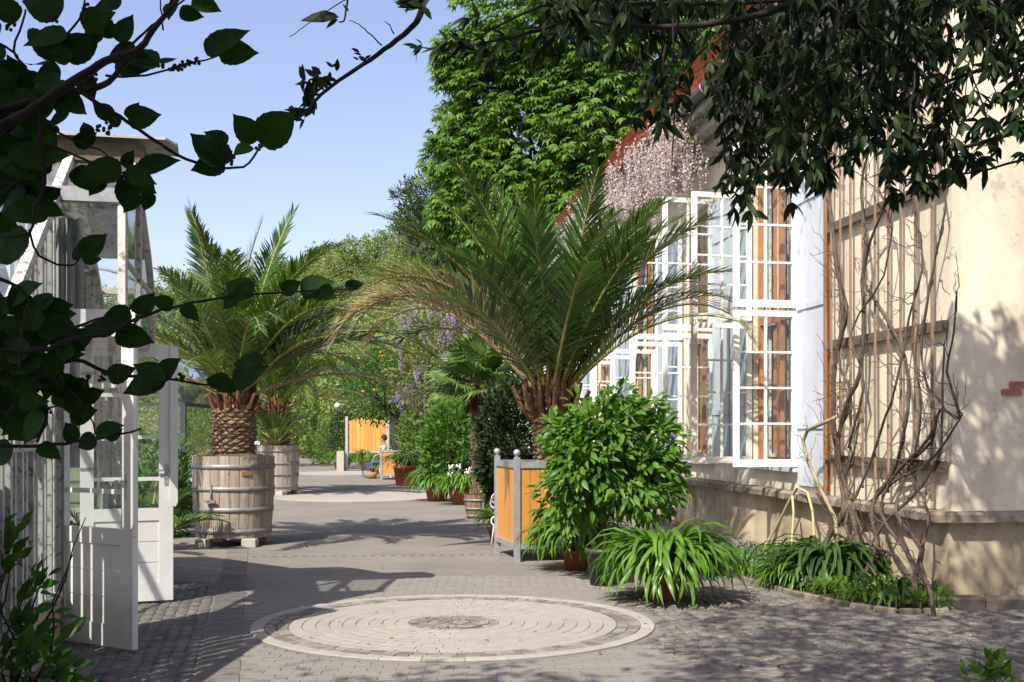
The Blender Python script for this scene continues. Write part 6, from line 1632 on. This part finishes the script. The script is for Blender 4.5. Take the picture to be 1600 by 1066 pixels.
# slim twig hanging into the sky
tw = thing('hanging_twig', 'slim bare twig with tiny leaf tufts crossing the blue sky', 'branch', tuple(LP(660, 0, 3.2)))
br([(680, -30), (662, 5), (650, 35), (620, 62), (590, 85), (555, 110), (520, 132), (495, 155), (478, 175), (462, 185)], .010, .003, 3.2, 3.0, tw)
br([(597, 72), (575, 50), (560, 38), (546, 32)], .002, .001, 3.15, 3.1, tw); br([(615, 52), (608, 38), (601, 34)], .002, .001, 3.15, 3.1, tw); br([(545, -8), (541, 15), (537, 32), (530, 35)], .003, .002, 3.1, 3.1, tw); br([(541, -2), (515, 15), (480, 38), (452, 58)], .0016, .001, 3.1, 3.1, tw)
ms = []
for (cx, cy, n, s_) in ((496, 115, 5, 24), (480, 130, 8, 26), (500, 125, 7, 24), (485, 150, 8, 26), (465, 175, 9, 24), (520, 110, 4, 20), (565, 88, 5, 16), (487, 165, 6, 24), (470, 185, 6, 20), (640, 10, 8, 30), (655, 15, 6, 30), (650, 0, 6, 30), (545, 22, 1, 20)):
    for k in range(n):
        a = LP(cx+rnd.uniform(-7, 7), cy+rnd.uniform(-7, 7), 3.1); an = rnd.uniform(0, 2*PI)
        ms.append(frames([tuple(a)], [(math.cos(an), rnd.uniform(-.4, .4), math.sin(an))], [(rnd.uniform(-.6, .6), -1, rnd.uniform(0, 1))], [s_*3.1/F*rnd.uniform(.7, 1.15)])[0])
ms.append(frames([tuple(LP(530, 27, 3.1))], [(-1, 0, .02)], [(0, -1, .5)], [.105])[0]); ms.append(frames([tuple(LP(528, 30, 3.1))], [(-.8, 0, -.5)], [(0, -1, .5)], [.04])[0])
leaves(tw, leaf_shape(.42, .1, .15, 'ovate'), np.array(ms), 'canopy_leaf')

# the leathery-leaved branches that hang in from the upper right
rb = thing('overhanging_tree', 'leathery dark evergreen tree with its branches hanging in from the upper right', 'tree', (5.6, -.6, 0))
def rbr(pts, r0, r1, d0, d1): return br(pts, r0, r1, d0, d1, rb, 'branch', 'twig')
main = [rbr([(1760, 170), (1640, 195), (1560, 215), (1500, 232), (1440, 243), (1390, 245)], .012, .005, 4.6, 4.9), rbr([(1700, 240), (1600, 250), (1520, 270), (1440, 275)], .007, .003, 4.6, 4.8),
        rbr([(1350, -40), (1200, 20), (1100, 38), (1050, 42), (970, 40), (900, 30), (850, 45), (800, 58), (740, 70), (690, 78), (645, 72)], .014, .002, 4.2, 4.4), rbr([(1500, -60), (1300, -10), (1150, 5), (1000, 5), (880, 0), (780, 40), (735, 68)], .012, .003, 4.4, 4.6),
        rbr([(1720, 60), (1600, 90), (1500, 120), (1430, 150)], .014, .005, 4.8, 5.2), rbr([(1260, 60), (1330, 110), (1400, 180), (1440, 230), (1460, 290)], .006, .003, 4.6, 4.8), rbr([(1050, -20), (1052, 60), (1053, 180), (1050, 260)], .005, .002, 4.2, 4.2), rbr([(1180, -30), (1200, 80), (1190, 200), (1175, 300)], .006, .002, 4.3, 4.4)]
def lower(x):
    K = [(640, 78), (740, 80), (790, 90), (850, 70), (900, 80), (960, 95), (1010, 140), (1030, 300), (1060, 300), (1070, 150), (1110, 150), (1150, 340), (1200, 350), (1240, 300), (1300, 295), (1370, 285), (1420, 330), (1470, 300), (1520, 260), (1600, 225), (1760, 200)]
    for (a, b_), (c, d) in zip(K, K[1:]):
        if a <= x <= c: return b_+(d-b_)*(x-a)/(c-a)
    return 0
ms = []; tws = MB(); rl = random.Random(21)
def whorl(P, d, n, L):
    d = Vector(d).normalized(); a = d.cross(Vector((.2, 1, .1))).normalized(); b_ = d.cross(a)
    for k in range(n):
        an = 2*PI*k/n+rl.uniform(-.4, .4); ax_ = d*rl.uniform(.3, 1.0)+(a*math.cos(an)+b_*math.sin(an))*rl.uniform(.4, 1.1)+Vector((0, 0, rl.uniform(-.7, .15)))
        ms.append(frames([tuple(P)], [tuple(ax_)], [tuple(Vector((rl.uniform(-.7, .7), rl.uniform(-1, -.2), rl.uniform(.1, 1))))], [L*rl.uniform(.55, 1.25)])[0])
ntw = 0
while ntw < 420:
    x0 = rl.uniform(880, 1780); ylow = lower(min(x0, 1759))
    if x0 < 1000 and rl.random() < .62: continue
    if 1000 < x0 < 1140 and rl.random() < .45: continue
    if 1480 < x0 < 1660 and rl.random() < .30: continue
    y1 = ylow*(rl.random()**1.3); d = rl.uniform(4.1, 5.6); ntw += 1
    x1 = x0+rl.uniform(-35, 35); y0 = y1-rl.uniform(60, 170); A = LP(x0+rl.uniform(-40, 40), y0, d); Bv = LP(x1, y1-12, d)
    q = wander(A, Bv, 6, .03); tws.tube(q, [.0045, .004, .0035, .003, .0028, .0025, .002], 5)
    for p in q[2:]:
        if rl.random() < .8: whorl(p, (Bv-A), rl.randrange(3, 6), .07)
    whorl(Bv, Bv-A, 7, .08)
for (x, y) in ((655, 75), (660, 70), (692, 80), (700, 62), (720, 68), (728, 60), (735, 72), (745, 80), (760, 70), (790, 60), (820, 60), (850, 50), (680, 78), (775, 90), (735, 30), (748, 28), (810, 75), (870, 55), (845, 80)): whorl(LP(x, y, 4.35), (-1, 0, rl.uniform(-.2, .6)), 5 if x < 720 else 7, .06 if x < 720 else .075)
for (x, y) in ((1400, 245), (1430, 248), (1460, 240), (1500, 260), (1540, 262), (1480, 272), (1520, 240), (1560, 230), (1600, 240), (1590, 180), (1570, 150), (1530, 190)): whorl(LP(x, y, 4.8), (-.6, 0, -.5), 6, .075)
tws.build('twigs', 'twig', rb)['kind'] = 'stuff'
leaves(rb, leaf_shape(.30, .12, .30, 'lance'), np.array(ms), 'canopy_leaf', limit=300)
# trunk and the crown that throws the shade, all of it beyond the edge of the picture
b = MB(); q = wander((5.6, -.6, 0), (4.6, .2, 5.2), 8, .12); b.tube([q[6], Vector((2.4, 1.6, 4.2)), Vector((.6, 2.8, 3.3)), LP(680, -30, 3.2)], [.07, .04, .022, .010], 7); b.tube(q, [.32, .29, .27, .25, .23, .21, .19, .16, .13], 12)
rc = random.Random(5)
for i in range(20):
    e = Vector((rc.uniform(-1.6, 8), rc.uniform(-4, 7.0), rc.uniform(5.6, 8))); b.tube(wander(q[4+i % 5], e, 8, .2), [.09, .08, .07, .06, .05, .04, .03, .02, .012], 6)
b.tube([q[4], Vector((4.2, 3.5, 3.6)), LP(1760, 170, 4.6)], [.10, .05, .014], 7); b.tube([q[5], Vector((3.6, 2.8, 4.4)), LP(1500, -60, 4.4)], [.08, .05, .014], 7); b.tube([q[6], Vector((3.4, 3.0, 4.3)), LP(1350, -40, 4.2)], [.07, .04, .014], 7); b.tube([LP(1760, 170, 4.6), LP(1720, 60, 4.8)], .014, 6)
b.build('trunk', 'bark', rb, True)
CP = []; CD = []
def shade_spot(gx, gy, z):      # where a leaf must hang so that its shade falls on ground point gx, gy
    t = z/math.sin(R(SUN_EL)); return (gx-LD.x*t, gy-LD.y*t)
cnt = 0
while cnt < 2500:
    z = rc.uniform(5.4, 8.2); gx = rc.uniform(-3.2, 9.5); gy = rc.uniform(-2.0, 14.6)
    # thinner towards the sunlit middle of the path
    edge = gx-(1.1+max(0, (9.8-gy))*-.9)    # >0 : shaded side
    lim = 8.7 if gx < .9 else 13.6 if gx > 4.6 else 12.4 if gx > 2.2 else 8.7+(gx-.9)*2.8
    if gy > lim-.9 and rc.random() > (.22 if gy < lim else .0): continue
    if gy > lim-.2 or gy > 8.3+max(0, gx)*2.6: continue
    x, y = shade_spot(gx, gy, z)
    if (z-EYE) < .372*y+.35: continue
    k = rc.randrange(14, 24); P = np.array((x, y, z))+unit(k)*npr.uniform(.05, .42, (k, 1)); CP.append(P); CD.append(unit(k)+np.array([0, 0, -.2])); cnt += 1
cnt = 0
while cnt < 400:     # extra crown leaves hung so that their shade dapples the end wall
    z = rc.uniform(5.6, 8.4); gx = rc.uniform(5.0, 9.0); gy = rc.uniform(11.2, 13.3)
    if gx-4.9 < (gy-12.6)*.4: continue
    x, y = shade_spot(gx, gy, z)
    if (z-EYE) < .372*y+.35: continue
    k = rc.randrange(14, 24); CP.append(np.array((x, y, z))+unit(k)*npr.uniform(.05, .36, (k, 1))); CD.append(unit(k)+np.array([0, 0, -.2])); cnt += 1
P = np.concatenate(CP); D = np.concatenate(CD); n = len(P)
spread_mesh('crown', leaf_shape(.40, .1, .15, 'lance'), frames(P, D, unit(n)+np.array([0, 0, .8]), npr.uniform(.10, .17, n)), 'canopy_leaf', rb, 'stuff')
# the broad-leaved tree the upper-left branch belongs to, its crown keeping that branch in the shade
t2 = thing('broad_leaved_tree', 'broad leaved tree standing left of the viewpoint', 'tree', (-4.6, -.4, 0))
b = MB(); q = wander((-4.6, -.4, 0), (-4.0, -.2, 4.4), 8, .12); b.tube(q, [.20, .19, .18, .17, .15, .14, .12, .10, .08], 10)
for e in ((-1.4, 1.2, 3.9), (-2.6, -.6, 5.2), (-1.2, -.9, 5.0), (-3.6, 1.0, 5.0), (-2.2, 1.4, 4.6), (-4.8, -.8, 5.2)): b.tube(wander(q[5], e, 7, .15), [.06, .055, .05, .04, .03, .025, .018, .01], 6)
b.tube([q[4], Vector((-3.2, 1.2, 2.8)), LP(-40, 215, DL-.15)], [.06, .03, .013], 7); b.tube([q[3], Vector((-3.0, 1.3, 2.0)), LP(-30, 600, DL-.1)], [.05, .02, .008], 7)
b.build('trunk', 'bark', t2, True)
CP = []; CD = []
for _ in range(330):
    z = rc.uniform(3.9, 5.8); gx = rc.uniform(-2.2, -.55); gz_ = rc.uniform(1.2, 3.1); t = (z-gz_)/math.sin(R(SUN_EL)); x = gx-LD.x*t; y = DL-LD.y*t+rc.uniform(-.2, .2)
    if (z-EYE) < .372*y+.25: continue
    k = rc.randrange(10, 18); CP.append(np.array((x, y, z))+unit(k)*npr.uniform(.05, .32, (k, 1))); CD.append(unit(k))
P = np.concatenate(CP); D = np.concatenate(CD); n = len(P)
spread_mesh('crown', leaf_shape(.7, .1, .1, 'ovate'), frames(P, D, unit(n)*.5+np.array([0, -.2, 1]), npr.uniform(.07, .12, n)), 'big_leaf', t2, 'stuff')

# unseen trees added behind the viewpoint to cut sky light on the foreground
for (x, y, lab) in ((-5.5, -9.5, 'unseen tree added behind the viewpoint on the left to block sky light'), (4.0, -11.0, 'unseen tree added behind the viewpoint on the right to block sky light')):
    tree('garden_tree', lab, (x, y, 0), [((x, y, 8.5), (5.5, 5.0, 4.5), 1.0), ((x+3, y+1.5, 6.5), (4, 3.6, 3.2), .8), ((x-3, y+1, 7), (4, 3.6, 3.2), .8), ((x+1, y+2.5, 5.0), (4, 2.6, 2.4), .6)], (.38,), 330, 12, .42, 'hillgreen', .8)

# bush in the lower left corner
lbsh = thing('corner_bush', 'broad leaved bush in the shade at the bottom left corner against the greenhouse', 'bush', (-3.15, 7.3, 0))
P, D = clumps((-3.25, 7.35, .52), (.42, .4, .62), 60, 7, .12, .5, .4); P2, D2 = clumps((-2.95, 6.9, .22), (.5, .4, .35), 45, 7, .12, .5, .4); P = np.concatenate([P, P2]); D = np.concatenate([D, D2]); P[:, 2] = np.maximum(P[:, 2], .02); n = len(P)
leaves(lbsh, leaf_shape(.55, .12, .18, 'ovate'), frames(P, D, unit(n)*.5+np.array([0, -.6, .8]), npr.uniform(.08, .15, n)), 'bush_leaf', limit=300)
b = MB()
for i in range(16):
    p = Vector((-3.2+rnd.uniform(-.2, .3), 7.1+rnd.uniform(-.2, .2), 0)); b.tube(wander(p, p+Vector((rnd.uniform(-.35, .45), rnd.uniform(-.3, .2), rnd.uniform(.5, 1.15))), 6, .04), [.010, .009, .008, .007, .006, .004, .003], 5)
b.build('stems', 'twig', lbsh)['kind'] = 'stuff'
